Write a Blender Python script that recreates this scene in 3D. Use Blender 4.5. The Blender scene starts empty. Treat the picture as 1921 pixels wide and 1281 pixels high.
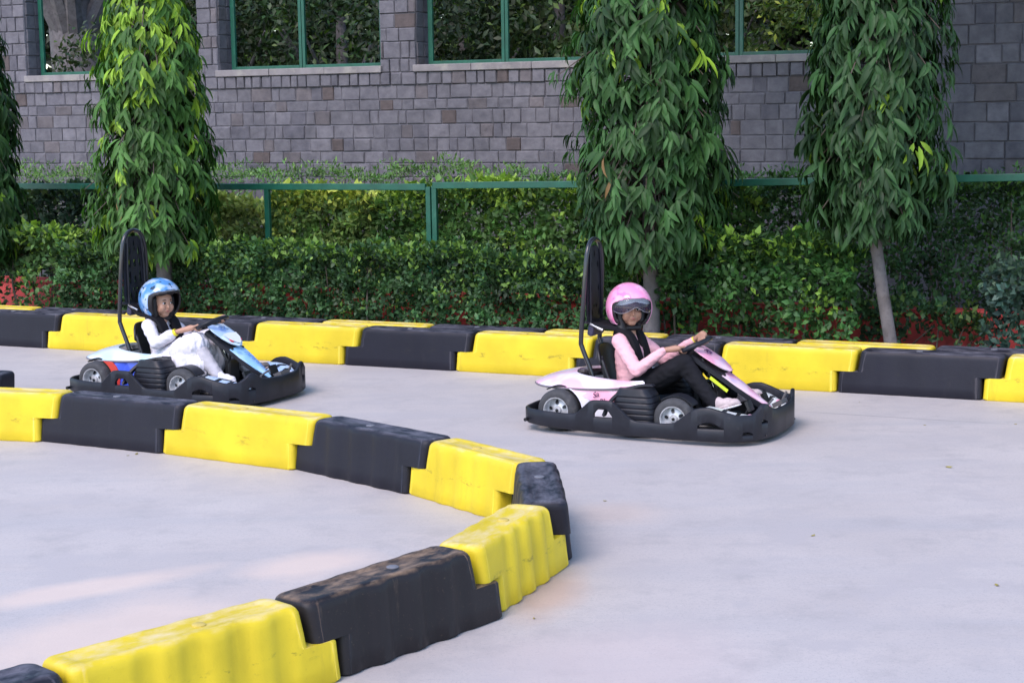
import bpy, bmesh, math, random
import numpy as np
from mathutils import Vector, Matrix, noise
random.seed(7); rng=np.random.default_rng(7)
C=bpy.context.scene.collection
R=math.radians; PI=math.pi
scene=bpy.context.scene
# ---------------------------------------------------------------- camera
F,PT,RO,H=3150.,.135,.015,2.15
cam_d=bpy.data.cameras.new('camera'); cam=bpy.data.objects.new('camera',cam_d); C.objects.link(cam)
cam_d.sensor_width=36; cam_d.lens=36*F/1921; cam_d.clip_end=800; cam_d.clip_start=.1
cam.matrix_world=Matrix.Translation((0,0,H))@Matrix.Rotation(PI/2-PT,4,'X')@Matrix.Rotation(-RO,4,'Z')
cam_d.dof.use_dof=False
scene.camera=cam
# ---------------------------------------------------------------- light
w=bpy.data.worlds.new('World'); scene.world=w; w.use_nodes=True
nt=w.node_tree; bg=nt.nodes['Background']; sky=nt.nodes.new('ShaderNodeTexSky'); sky.sky_type='NISHITA'; sky.sun_disc=False
SUN_EL,SUN_AZ=R(50),R(-148)          # azimuth from +Y, clockwise seen from above
sky.sun_elevation=SUN_EL; sky.sun_rotation=SUN_AZ; sky.altitude=200; sky.dust_density=1.0; sky.air_density=1.0
nt.links.new(sky.outputs[0],bg.inputs[0]); bg.inputs[1].default_value=.13
sd=bpy.data.lights.new('sun','SUN'); sun=bpy.data.objects.new('sun',sd); C.objects.link(sun)
sd.energy=1.0; sd.angle=R(30); sd.color=(1,.85,.86)
dv=Vector((math.sin(SUN_AZ)*math.cos(SUN_EL),math.cos(SUN_AZ)*math.cos(SUN_EL),math.sin(SUN_EL)))
sun.rotation_euler=dv.to_track_quat('Z','Y').to_euler(); sun.location=dv*30
scene.view_settings.view_transform='Standard'; scene.view_settings.look='None'; scene.view_settings.exposure=1.42; scene.view_settings.gamma=1
# ---------------------------------------------------------------- helpers
def ray(u,v):
    x=u-960.5;y=640.5-v;c,s=math.cos(RO),math.sin(RO);x,y=c*x+s*y,-s*x+c*y
    return Vector((x,F*math.cos(PT)+y*math.sin(PT),-F*math.sin(PT)+y*math.cos(PT)))/F
def G(u,v,z=0):
    d=ray(u,v);t=(z-H)/d.z;return Vector((d.x*t,d.y*t,z))
LO=Vector((2.5,12.64,0)); LD=Vector((.909,-.417,0)).normalized(); LN=Vector((.417,.909,0)).normalized()
def wp(s,t,z=0): return LO+LD*s+LN*t+Vector((0,0,z))
def spot(u,t,v=500):
    d=ray(u,v);o=Vector((0,0,H)); k=(t+(LO-o).dot(LN))/d.dot(LN); p=o+d*k
    return (p-LO).dot(LD), p.z          # s along the row, height
def tag(o,label=None,cat=None,group=None,kind=None):
    if label:o['label']=label
    if cat:o['category']=cat
    if group:o['group']=group
    if kind:o['kind']=kind
    return o
def empty(name,loc=(0,0,0),rz=0):
    o=bpy.data.objects.new(name,None); C.objects.link(o); o.location=loc; o.rotation_euler=(0,0,rz); o.empty_display_size=.2; return o
def sharpen(me,ang=48):
    bm=bmesh.new(); bm.from_mesh(me); lim=R(ang)
    for e in bm.edges:
        if len(e.link_faces)==2:
            a,b=e.link_faces
            if a.calc_area()>1e-9 and b.calc_area()>1e-9 and a.normal.angle(b.normal,0)>lim: e.smooth=False
    bm.to_mesh(me); bm.free()
def mesh_obj(name,V,Fc,mats,parent=None,smooth=True,fm=None,col=None,bevel=None):
    me=bpy.data.meshes.new(name); me.from_pydata([tuple(v) for v in V],[],[tuple(f) for f in Fc])
    if not isinstance(mats,(list,tuple)): mats=[mats]
    for m in mats: me.materials.append(m)
    if fm: me.polygons.foreach_set('material_index',fm)
    me.polygons.foreach_set('use_smooth',[smooth]*len(me.polygons))
    if col is not None:
        a=me.color_attributes.new('tint','FLOAT_COLOR','POINT'); a.data.foreach_set('color',np.asarray(col,dtype=np.float32).ravel())
    me.update()
    o=bpy.data.objects.new(name,me); C.objects.link(o)
    if smooth: sharpen(me)
    if parent: o.parent=parent
    if bevel:
        b=o.modifiers.new('bevel','BEVEL'); b.width=bevel; b.segments=2; b.limit_method='ANGLE'; b.angle_limit=R(35)
    return o
class MB:
    def __init__(s): s.V=[];s.F=[];s.M=[]
    def add(s,V,Fc,m=0):
        n=len(s.V); s.V+= [Vector(v) for v in V]; s.F+=[tuple(i+n for i in f) for f in Fc]; s.M+=[m]*len(Fc)
    def box(s,c,size,rot=None,m=0):
        c=Vector(c); hx,hy,hz=[a/2 for a in size]
        P=[Vector((x,y,z)) for x in(-hx,hx) for y in(-hy,hy) for z in(-hz,hz)]
        if rot is not None: P=[rot@p for p in P]
        s.add([c+p for p in P],[(0,1,3,2),(4,6,7,5),(0,4,5,1),(2,3,7,6),(0,2,6,4),(1,5,7,3)],m)
    def rings(s,rs,cap=True,closed=True,m=0):
        n=len(rs[0]);V=[v for r in rs for v in r];Fc=[]
        for i in range(len(rs)-1):
            for j in range(n if closed else n-1):
                k=(j+1)%n; Fc.append((i*n+j,i*n+k,(i+1)*n+k,(i+1)*n+j))
        if cap and closed: Fc.append(tuple(reversed(range(n)))); Fc.append(tuple((len(rs)-1)*n+j for j in range(n)))
        s.add(V,Fc,m)
    def tube(s,pts,r,seg=10,m=0,cap=True,closed=False):
        pts=[Vector(p) for p in pts];n=len(pts); r=r if isinstance(r,(list,tuple)) else [r]*n
        rs=[];up=None
        for i,p in enumerate(pts):
            if closed: t=(pts[(i+1)%n]-pts[i-1]).normalized()
            else: t=(pts[min(i+1,n-1)]-pts[max(i-1,0)]).normalized()
            if up is None: up=t.orthogonal().normalized()
            a=(up-t*up.dot(t)).normalized(); up=a; b=t.cross(a)
            rs.append([p+(a*math.cos(2*PI*k/seg)+b*math.sin(2*PI*k/seg))*r[i] for k in range(seg)])
        if closed: rs.append(rs[0]); s.rings(rs,cap=False,m=m)
        else: s.rings(rs,cap=cap,m=m)
    def lathe(s,prof,c,axis=(0,0,1),seg=32,m=0,cap=True):
        ax=Vector(axis).normalized();a=ax.orthogonal().normalized();b=ax.cross(a);c=Vector(c)
        s.rings([[c+ax*h+(a*math.cos(2*PI*k/seg)+b*math.sin(2*PI*k/seg))*r for k in range(seg)] for r,h in prof],cap=cap,m=m)
    def build(s,name,mats,parent=None,smooth=True,bevel=None):
        return mesh_obj(name,s.V,s.F,mats,parent,smooth,s.M,None,bevel)
def smooth_pts(pts,k=6,closed=False):
    P=[np.array(p,float) for p in pts];n=len(P);out=[]
    rg=range(n if closed else n-1)
    for i in rg:
        p0=P[(i-1)%n] if closed else P[max(i-1,0)];p1=P[i];p2=P[(i+1)%n];p3=P[(i+2)%n] if closed else P[min(i+2,n-1)]
        for j in range(k):
            t=j/k;out.append(.5*((2*p1)+(-p0+p2)*t+(2*p0-5*p1+4*p2-p3)*t*t+(-p0+3*p1-3*p2+p3)*t**3))
    if not closed: out.append(P[-1])
    return [tuple(q) for q in out]
# ---------------------------------------------------------------- materials
def newmat(name):
    m=bpy.data.materials.new(name); m.use_nodes=True; n=m.node_tree; p=n.nodes['Principled BSDF']; return m,n,p
def N(n,t,**k):
    x=n.nodes.new(t)
    for a,b in k.items(): setattr(x,a,b)
    return x
def mixc(n,fac,a,b,mode='MIX'):
    x=N(n,'ShaderNodeMix',data_type='RGBA',blend_type=mode)
    for i,v in ((0,fac),(6,a),(7,b)):
        if isinstance(v,bpy.types.NodeSocket): n.links.new(v,x.inputs[i])
        else: x.inputs[i].default_value=v if i==0 else (*v[:3],1)
    return x.outputs[2]
def noise_tex(n,scale,detail=4,rough=.55,vec=None,stretch=None):
    t=N(n,'ShaderNodeTexNoise'); t.inputs['Scale'].default_value=scale; t.inputs['Detail'].default_value=detail; t.inputs['Roughness'].default_value=rough
    if vec is None:
        g=N(n,'ShaderNodeTexCoord'); vec=g.outputs['Object']
    if stretch:
        mp=N(n,'ShaderNodeMapping'); mp.inputs['Scale'].default_value=stretch[:3]
        if len(stretch)>3: mp.inputs['Rotation'].default_value=(0,0,stretch[3])
        n.links.new(vec,mp.inputs[0]); vec=mp.outputs[0]
    n.links.new(vec,t.inputs['Vector']); return t.outputs['Fac']
def ramp(n,fac,a,b,ca=(0,0,0),cb=(1,1,1)):
    r=N(n,'ShaderNodeValToRGB'); e=r.color_ramp.elements; e[0].position=a; e[1].position=b; e[0].color=(*ca,1); e[1].color=(*cb,1)
    n.links.new(fac,r.inputs[0]); return r.outputs[0]
def bump(n,p,h,strength=.3,dist=.01):
    b=N(n,'ShaderNodeBump'); b.inputs['Strength'].default_value=strength; b.inputs['Distance'].default_value=dist
    n.links.new(h,b.inputs['Height']); n.links.new(b.outputs[0],p.inputs['Normal'])
def simple(name,col,rough=.5,metal=0,var=.12,scale=12,bmp=0,coat=0,spec=None,dirt=None):
    m,n,p=newmat(name); f=noise_tex(n,scale)
    c=mixc(n,ramp(n,f,.3,.7),tuple(x*(1-var) for x in col),tuple(min(1,x*(1+var)) for x in col))
    if dirt:
        f2=noise_tex(n,dirt[1],6,.7); c=mixc(n,ramp(n,f2,dirt[2],dirt[2]+.2),c,dirt[0])
    n.links.new(c,p.inputs['Base Color']); p.inputs['Roughness'].default_value=rough; p.inputs['Metallic'].default_value=metal
    if coat: p.inputs['Coat Weight'].default_value=coat
    if spec is not None: p.inputs['Specular IOR Level'].default_value=spec
    if bmp: bump(n,p,noise_tex(n,scale*6),bmp,.003)
    return m
def leafmat(name,trans=.25,rough=.45):
    m,n,p=newmat(name); a=N(n,'ShaderNodeVertexColor',layer_name='tint')
    n.links.new(a.outputs[0],p.inputs['Base Color']); p.inputs['Roughness'].default_value=rough; p.inputs['Specular IOR Level'].default_value=.32
    t=N(n,'ShaderNodeBsdfTranslucent'); n.links.new(mixc(n,1.0,a.outputs[0],(1.0,1.25,.35),'MULTIPLY'),t.inputs[0])
    mx=N(n,'ShaderNodeMixShader'); mx.inputs[0].default_value=trans
    n.links.new(p.outputs[0],mx.inputs[1]); n.links.new(t.outputs[0],mx.inputs[2]); n.links.new(mx.outputs[0],n.nodes['Material Output'].inputs[0])
    return m
def barrier_mat(name,col,dust,edge,dustpos,rough):
    m,n,p=newmat(name); g=N(n,'ShaderNodeTexCoord')
    rnd=N(n,'ShaderNodeObjectInfo').outputs['Random']
    off=N(n,'ShaderNodeVectorMath',operation='SCALE'); off.inputs[0].default_value=(17,9,5); n.links.new(rnd,off.inputs['Scale'])
    ad=N(n,'ShaderNodeVectorMath',operation='ADD'); n.links.new(g.outputs['Object'],ad.inputs[0]); n.links.new(off.outputs[0],ad.inputs[1])
    v=ad.outputs[0]
    c=mixc(n,ramp(n,noise_tex(n,3,4,.5,v),.35,.7),tuple(x*.86 for x in col),tuple(min(1,x*1.1) for x in col))
    # dust settled on the top face
    nz=N(n,'ShaderNodeSeparateXYZ'); n.links.new(g.outputs['Normal'],nz.inputs[0])
    up=ramp(n,nz.outputs['Z'],.55,.95)
    ds=N(n,'ShaderNodeMath',operation='MULTIPLY'); n.links.new(up,ds.inputs[0]); n.links.new(ramp(n,noise_tex(n,7,6,.65,v,(1,2.2,1)),dustpos,dustpos+.3),ds.inputs[1])
    c=mixc(n,ds.outputs[0],c,dust)
    # worn vertical scuffs on the sides and a scuffed band half way up
    sc=ramp(n,noise_tex(n,9,5,.7,v,(1,1,.18)),.60,.76)
    s2=N(n,'ShaderNodeMath',operation='MULTIPLY'); s2.inputs[1].default_value=.55; n.links.new(sc,s2.inputs[0])
    c=mixc(n,s2.outputs[0],c,edge)
    zz=N(n,'ShaderNodeSeparateXYZ'); n.links.new(g.outputs['Object'],zz.inputs[0]); zr=N(n,'ShaderNodeValToRGB'); n.links.new(zz.outputs['Z'],zr.inputs[0]); e=zr.color_ramp.elements; e[0].position=.11; e[0].color=(0,0,0,1); e[1].position=.155; e[1].color=(1,1,1,1); e2=zr.color_ramp.elements.new(.20); e2.color=(0,0,0,1)
    mk=ramp(n,noise_tex(n,8,6,.75,v,(1,1,2.5)),.55,.63); s4=N(n,'ShaderNodeMath',operation='MULTIPLY'); n.links.new(zr.outputs[0],s4.inputs[0]); n.links.new(mk,s4.inputs[1]); c=mixc(n,s4.outputs[0],c,tuple(x*.45+.012 for x in col))
    fine=ramp(n,noise_tex(n,60,4,.7,v),.62,.72); s3=N(n,'ShaderNodeMath',operation='MULTIPLY'); s3.inputs[1].default_value=.35; n.links.new(fine,s3.inputs[0])
    c=mixc(n,s3.outputs[0],c,edge)
    n.links.new(c,p.inputs['Base Color']); p.inputs['Roughness'].default_value=rough; p.inputs['Specular IOR Level'].default_value=.28
    bump(n,p,noise_tex(n,45,5,.6,v),.25,.004); return m
M={}
M['yellow']=barrier_mat('yellow_plastic',(.70,.53,.026),(.74,.60,.32),(.46,.34,.03),.42,.48)
M['black']=barrier_mat('black_plastic',(.013,.013,.021),(.13,.125,.15),(.036,.033,.038),.38,.50)
M['black_worn']=barrier_mat('worn_black_plastic',(.017,.015,.018),(.33,.22,.14),(.15,.10,.07),.42,.5)
M['blackp']=simple('kart_black_plastic',(.016,.017,.023),.42,spec=.3,var=.25,scale=9,bmp=.15,dirt=((.06,.055,.055),14,.62))
M['rubber']=simple('tyre_rubber',(.050,.050,.054),.8,var=.2,scale=20,bmp=.3,dirt=((.12,.115,.11),9,.55))
M['rim']=simple('rim_metal',(.62,.62,.63),.35,metal=.35,var=.2,scale=30)
M['dark']=simple('dark_steel',(.02,.02,.022),.35,metal=.2)
M['tubeb']=simple('black_tube_paint',(.016,.016,.020),.28,coat=.4)
M['chrome']=simple('chrome',(.6,.6,.6),.18,metal=1)
M['skin']=simple('skin',(.38,.20,.135),.5,var=.08,scale=30)
M['skin2']=simple('skin_light',(.46,.255,.175),.5,var=.08,scale=30)
M['lip']=simple('lips',(.36,.12,.10),.45)
M['eyew']=simple('eye_white',(.6,.57,.55),.3); M['eyed']=simple('eye_dark',(.015,.01,.01),.2)
M['hair']=simple('black_hair',(.008,.007,.009),.55,scale=40,var=.3,bmp=.5)
M['pinkcloth']=simple('pink_jersey',(.78,.42,.46),.9,var=.06,scale=16,bmp=.08)
M['blackcloth']=simple('black_trouser_cloth',(.009,.009,.012),.85,var=.3,bmp=.05,spec=.2)
M['whitecloth']=simple('white_cloth',(.66,.635,.69),.9,var=.04,scale=14,bmp=.06)
M['greycloth']=simple('pale_grey_leggings',(.44,.42,.45),.9,bmp=.05)
M['shoep']=simple('pale_pink_shoe',(.50,.40,.40),.6,var=.15,scale=25,bmp=.3)
M['shoew']=simple('white_shoe',(.70,.68,.70),.6,var=.1,scale=25)
M['shoeg']=simple('grey_shoe',(.13,.115,.11),.7,var=.35,scale=16)
M['ybrace']=simple('yellow_band',(.85,.72,.03),.4)
M['seatm']=simple('seat_black',(.012,.012,.016),.45,bmp=.2)
M['green']=simple('green_paint',(.010,.095,.058),.4,var=.2,scale=8,bmp=.2,dirt=((.05,.16,.11),10,.62))
M['bark']=simple('grey_bark',(.15,.135,.135),.9,var=.35,scale=18,bmp=1.0,dirt=((.07,.06,.055),9,.48))
M['twig']=simple('twig_bark',(.09,.07,.055),.9)
M['sill']=simple('stone_sill',(.24,.22,.22),.85,var=.2,scale=5,bmp=.5,dirt=((.34,.32,.28),4,.5))
M['mortar']=simple('mortar',(.16,.153,.175),.95,bmp=.4)
M['redwall']=simple('red_paint',(.50,.055,.05),.7,var=.25,scale=6,bmp=.3,dirt=((.28,.05,.04),8,.5))
M['soil']=simple('soil',(.10,.07,.05),.95,var=.3,scale=6,bmp=1)
M['lawn']=simple('lawn',(.05,.09,.03),.95,var=.3,scale=3,bmp=1)
M['leaf']=leafmat('leaf',.22,.55); M['leafh']=leafmat('hedge_leaf',.2,.5)
M['dryleaf']=simple('dry_leaf',(.30,.25,.06),.8,var=.4,scale=20)
def stone_mat():
    m,n,p=newmat('cut_stone'); a=N(n,'ShaderNodeVertexColor',layer_name='tint')
    f=noise_tex(n,9,7,.65); c=mixc(n,ramp(n,f,.3,.75),(.66,.66,.68),(1.22,1.20,1.18)); c=mixc(n,1.0,c,mixc(n,ramp(n,noise_tex(n,1.1,5,.6),.3,.75),(.78,.78,.80),(1.12,1.1,1.08)),'MULTIPLY'); c=mixc(n,1.0,a.outputs[0],c,'MULTIPLY')
    n.links.new(c,p.inputs['Base Color']); p.inputs['Roughness'].default_value=.9
    bump(n,p,noise_tex(n,22,8,.7),.7,.012); return m
M['stone']=stone_mat()
def paint_mat(name,base,c2,scale,a,b,rough=.25,extra=None):
    m,n,p=newmat(name); f=noise_tex(n,scale,2,.4); c=mixc(n,ramp(n,f,a,b),base,c2)
    if extra:
        f2=noise_tex(n,extra[1],2,.4); c=mixc(n,ramp(n,f2,extra[2],extra[3]),c,extra[0])
    f3=noise_tex(n,40,6,.8); c=mixc(n,ramp(n,f3,.66,.8),c,(.35,.33,.33))
    n.links.new(c,p.inputs['Base Color']); p.inputs['Roughness'].default_value=rough; p.inputs['Coat Weight'].default_value=.35; p.inputs['Coat Roughness'].default_value=.15; return m
M['pfair']=paint_mat('pink_white_fairing',(.80,.74,.80),(.86,.46,.60),4.2,.47,.60)
M['pside_w']=paint_mat('white_side',(.78,.76,.80),(.78,.74,.80),5,.5,.6); M['pside_p']=paint_mat('pink_side',(.88,.38,.52),(.84,.48,.60),5,.5,.6)
M['pnose']=paint_mat('pink_nose',(.82,.62,.72),(.82,.38,.54),7,.44,.62,extra=((.55,.42,.70),6,.60,.7))
M['bfair']=paint_mat('pale_blue_fairing',(.74,.80,.84),(.50,.70,.80),4.2,.5,.66)
M['bside_b']=paint_mat('blue_side',(.05,.10,.62),(.07,.13,.70),4,.5,.6); M['bside_r']=paint_mat('red_side',(.55,.05,.04),(.6,.07,.05),4,.5,.6)
M['bnose']=paint_mat('light_blue_nose',(.30,.56,.84),(.50,.72,.90),8,.45,.6,extra=((.12,.25,.72),6,.62,.72))
M['bplate']=paint_mat('pale_blue_plate',(.62,.76,.90),(.42,.58,.88),10,.45,.6)
M['white']=paint_mat('white_paint',(.75,.78,.76),(.75,.78,.76),8,.5,.6)
M['redp']=simple('red_sticker',(.65,.03,.06),.3); M['yellows']=simple('lime_sticker',(.60,.72,.04),.35)
M['ink']=simple('dark_ink',(.06,.012,.07),.5); M['bink']=simple('blue_ink',(.10,.22,.55),.4); M['winkw']=simple('white_ink',(.8,.8,.85),.4)
M['helmp']=paint_mat('pink_helmet',(.86,.30,.52),(.87,.48,.66),9,.42,.66,rough=.14,extra=((.80,.20,.42),17,.58,.66))
M['helmb']=paint_mat('blue_helmet',(.08,.24,.52),(.38,.50,.70),15,.46,.60,rough=.14,extra=((.015,.04,.08),21,.60,.64))
def visor_mat(name,col,alpha):
    m,n,p=newmat(name); p.inputs['Base Color'].default_value=(*col,1); p.inputs['Roughness'].default_value=.06
    tr=N(n,'ShaderNodeBsdfTransparent'); mx=N(n,'ShaderNodeMixShader'); mx.inputs[0].default_value=alpha
    n.links.new(tr.outputs[0],mx.inputs[1]); n.links.new(p.outputs[0],mx.inputs[2]); n.links.new(mx.outputs[0],n.nodes['Material Output'].inputs[0]); return m
M['visor_s']=visor_mat('smoke_visor',(.05,.04,.07),.42); M['visor_c']=visor_mat('clear_visor',(.35,.40,.48),.35); M['glass']=visor_mat('spectacle_lens',(.3,.3,.3),.12)
def ground_mat():
    m,n,p=newmat('track_concrete'); g=N(n,'ShaderNodeTexCoord'); o=g.outputs['Object']
    base=mixc(n,ramp(n,noise_tex(n,.9,6,.6),.3,.72),(.455,.412,.392),(.525,.478,.452))
    # long polished tyre tracks and wiping along the driving line
    st=noise_tex(n,1.6,6,.6,o,(.22,1.6,1,R(-26))); base=mixc(n,ramp(n,st,.45,.85),base,(.40,.385,.39))
    st2=noise_tex(n,6,8,.7,o,(.12,2.2,1,R(-20))); base=mixc(n,ramp(n,st2,.60,.85),base,(.53,.50,.49))
    sp=noise_tex(n,55,5,.75,o); base=mixc(n,ramp(n,sp,.53,.72),base,(.35,.33,.33)); base=mixc(n,ramp(n,noise_tex(n,3.2,7,.7,o),.5,.8),base,(.36,.335,.33)); base=mixc(n,ramp(n,noise_tex(n,1.7,9,.75,o),.52,.60),base,(.44,.405,.395)); base=mixc(n,ramp(n,noise_tex(n,140,2,.6,o),.60,.72),base,(.31,.295,.29))
    sp2=noise_tex(n,24,3,.8,o); base=mixc(n,ramp(n,sp2,.70,.74),base,(.55,.52,.50))
    # streaks of sunlight painted in peach at lower left, then dust stains
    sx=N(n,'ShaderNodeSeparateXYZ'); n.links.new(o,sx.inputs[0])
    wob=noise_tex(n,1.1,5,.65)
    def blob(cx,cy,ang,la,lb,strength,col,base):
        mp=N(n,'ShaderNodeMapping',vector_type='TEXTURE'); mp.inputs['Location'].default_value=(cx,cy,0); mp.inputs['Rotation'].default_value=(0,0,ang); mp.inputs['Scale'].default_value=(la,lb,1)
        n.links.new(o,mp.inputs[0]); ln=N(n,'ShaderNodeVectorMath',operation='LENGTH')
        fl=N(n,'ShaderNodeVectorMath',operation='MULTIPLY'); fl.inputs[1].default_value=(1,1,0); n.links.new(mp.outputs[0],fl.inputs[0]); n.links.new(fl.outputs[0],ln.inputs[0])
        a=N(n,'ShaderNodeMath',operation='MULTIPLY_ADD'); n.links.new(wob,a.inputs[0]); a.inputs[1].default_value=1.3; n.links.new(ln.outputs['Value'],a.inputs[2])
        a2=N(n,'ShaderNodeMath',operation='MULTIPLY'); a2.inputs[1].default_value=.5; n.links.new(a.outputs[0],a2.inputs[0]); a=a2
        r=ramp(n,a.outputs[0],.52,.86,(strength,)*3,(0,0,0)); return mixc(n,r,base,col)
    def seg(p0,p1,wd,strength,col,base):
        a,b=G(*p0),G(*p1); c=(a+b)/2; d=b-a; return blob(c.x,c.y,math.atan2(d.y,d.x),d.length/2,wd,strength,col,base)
    peach_light=(.70,.55,.45)
    base=seg((430,1085),(725,1035),.26,.62,peach_light,base)
    base=seg((-200,1290),(560,1090),.42,.6,peach_light,base)
    base=seg((-100,1150),(420,1058),.16,.6,peach_light,base)
    base=seg((990,1180),(1060,1060),.22,.45,(.50,.30,.20),base)
    base=seg((1040,975),(1250,950),.30,.35,(.55,.42,.34),base)
    base=seg((900,1300),(1400,1190),.6,.45,(.55,.45,.42),base)
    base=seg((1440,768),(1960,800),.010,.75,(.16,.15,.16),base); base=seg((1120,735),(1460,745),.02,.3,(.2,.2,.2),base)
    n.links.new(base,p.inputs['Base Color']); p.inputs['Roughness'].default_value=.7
    bump(n,p,noise_tex(n,70,6,.7),.25,.004); return m
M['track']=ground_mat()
# ---------------------------------------------------------------- setting
def sheet(name,pts,z,m,lab=None):
    o=mesh_obj(name,[(p[0],p[1],z) for p in pts],[tuple(range(len(pts)))],m,smooth=False); o['kind']='structure'; return o
sheet('ground',[(-300,-100),(300,-100),(300,400),(-300,400)],-.008,M['lawn'])
a,b=wp(-30,.55),wp(18,.55)
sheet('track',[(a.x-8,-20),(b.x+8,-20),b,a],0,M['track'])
def strip(name,t0,t1,z,m,s0=-30,s1=18): return sheet(name,[wp(s0,t0),wp(s1,t0),wp(s1,t1),wp(s0,t1)],z,m)
strip('planting_bed',.56,5.6,-.002,M['soil'])
# ---------------------------------------------------------------- barriers
def barrier(p0,p1,kind,label,group,shade=None,h=.33,fr=.55):
    """interlocking plastic block between two pivots; the upper half overhangs forwards, the lower half pokes out behind"""
    p0=Vector((p0[0],p0[1],0)); p1=Vector((p1[0],p1[1],0)); d=(p1-p0); L=d.length; ang=math.atan2(d.y,d.x)
    root=empty('track_barrier',p0,ang); tag(root,label,'barrier',group)
    m=M[shade or kind]; mb=MB(); q_=.14
    def ring(x0,x1,hw,z,rc,amp,off=0,n=9,nl=64):
        pts=[]; rc=min(rc,hw*.95,(x1-x0)/2)
        def side(x,s):
            q=math.sin((x+.03)/L*2*PI*5.0); q=max(-1,min(1,q*1.5)); q=q*fr
            e=max(0,min(1,(x-.05)/.06,(L-q_-.06-x)/.06)); return s*(hw+amp*q*e)
        xs=np.clip(np.linspace(-q_,L+.04,nl),x0+rc,x1-rc)
        for x in xs: pts.append(Vector((x,side(x,-1),z)))
        for k in range(1,n): a=-PI/2+PI/2*k/n; pts.append(Vector((x1-rc+rc*math.cos(a),-hw+rc+rc*math.sin(a),z)))
        for k in range(0,n): a=PI/2*k/n; pts.append(Vector((x1-rc+rc*math.cos(a),hw-rc+rc*math.sin(a),z)))
        for x in xs[::-1]: pts.append(Vector((x,side(x,1),z)))
        for k in range(1,n): a=PI/2+PI/2*k/n; pts.append(Vector((x0+rc+rc*math.cos(a),hw-rc+rc*math.sin(a),z)))
        for k in range(0,n): a=PI+PI/2*k/n; pts.append(Vector((x0+rc+rc*math.cos(a),-hw+rc+rc*math.sin(a),z)))
        return pts
    q=.14; zm=h*.5
    hw=lambda z:.138-.030*z/h
    lx0,lx1=-q,L-q-.006
    def U(z): k=(z-zm)/(h-zm); return .008+.022*k, L-.012+.025*k
    rs=[ring(lx0+.012,lx1-.012,hw(0)-.010,.0,.03,.008),ring(lx0,lx1,hw(0),.012,.035,.009),ring(lx0+.004,lx1-.002,hw(.08),.08,.035,.009),ring(lx0+.007,lx1-.004,hw(zm-.01),zm-.010,.035,.009),ring(lx0+.013,lx1-.005,hw(zm-.003),zm-.003,.035,.009),ring(lx0+.022,lx1-.006,hw(zm),zm,.035,.009)]
    for z,ins,rc,am in((zm+.0003,.0,.035,.009),(zm+.004,.0,.035,.009),(zm+.014,0,.04,.009),(zm+.06,0,.04,.009),(h-.045,0,.045,.009),(h-.026,.001,.045,.008),(h-.013,.006,.045,.006),(h-.004,.014,.045,.004),(h,.027,.04,.003)):
        a_,b_=U(z); rs.append(ring(a_+ins,b_-ins,hw(z)-ins,z,rc,am))
    rs.append(ring(U(h)[0]+.06,U(h)[1]-.06,.062,h+.0005,.035,0)); rs.append(ring(U(h)[0]+.075,U(h)[1]-.075,.05,h-.006,.03,0))
    mb.rings(rs)
    mb.build('moulded_body',m,root)
    c=MB(); c.lathe([(.026,0),(.026,.006),(.020,.009),(.004,.009)],(L*.42,0,h-.008),seg=16); c.build('filler_cap',simple_cap[kind],root)
    return root
simple_cap={'yellow':simple('yellow_cap',(.55,.42,.10),.6),'black':simple('grey_cap',(.16,.16,.18),.5)}
pv=[(-4.05,11.52),(-3.02,11.22),(-2.09,10.72),(-1.16,10.13),(-.42,9.38),(.10,8.70),(.115,7.80),(-.24,6.98),(-.86,6.22),(-1.56,5.49),(-2.33,4.68)]
labs=[('yellow','yellow barrier block cut by the left edge of the photo, in the curved inner row',None),
 ('black','black barrier block directly in front of the blue kart',None),
 ('yellow','yellow barrier block between the two black ones below the blue kart and the middle',None),
 ('black','black barrier block in the middle of the curved row, left of the bend',None),
 ('yellow','yellow barrier block running down into the bend, touching the upright scuffed black one',None),
 ('black','scuffed black barrier block seen end-on at the tip of the bend',None),
 ('yellow','yellow barrier block turning back at the bend, nearest to the scuffed end-on block','yellow'),
 ('black','dusty black ribbed barrier block with orange worn edges in the foreground','black_worn'),
 ('yellow','largest and nearest yellow barrier block, at the bottom edge of the photo',None),
 ('black','black barrier block of which only a top corner shows at the bottom left',None)]
pvb=list(pv[1:]); pv[5]=(.115,8.74); pvb[5]=(.145,7.76); pv[6]=(.085,7.76)
for i,(k,l,sh) in enumerate(labs): barrier(pv[i],pvb[i],k,l,'blocks of the curved inner row',sh,fr=.30 if i<3 else (.6 if i<6 else 1.0))
barrier((-4.72,12.42),(-3.69,12.14),'black','black barrier block end poking in at the left edge behind the yellow one','blocks of the curved inner row')
P_=1.085
names={-8:'black far-row block at the left edge, behind the track',-7:'yellow far-row block behind the blue kart seat and hoop',-6:'black far-row block hidden behind the blue helmet and steering wheel',
 -5:'yellow far-row block just right of the blue kart nose',-4:'black far-row block left of the middle, between two yellow ones',-3:'yellow far-row block with dark scuffs just left of the pink kart',
 -2:'black far-row block behind the pink kart hoop and driver',-1:'yellow far-row block behind the pink kart nose',0:'black far-row block right of the pink kart, complete and unobstructed',1:'yellow far-row block cut by the right edge of the photo',-9:'yellow far-row block left of the photo edge'}
for k in range(-8,2):
    a=wp(k*P_-.03+.14,.14); b=wp((k+1)*P_-.03+.14,.14); barrier(a,b,'black' if k%2==0 else 'yellow',names[k],'front blocks of the far row',fr=.2)
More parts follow.
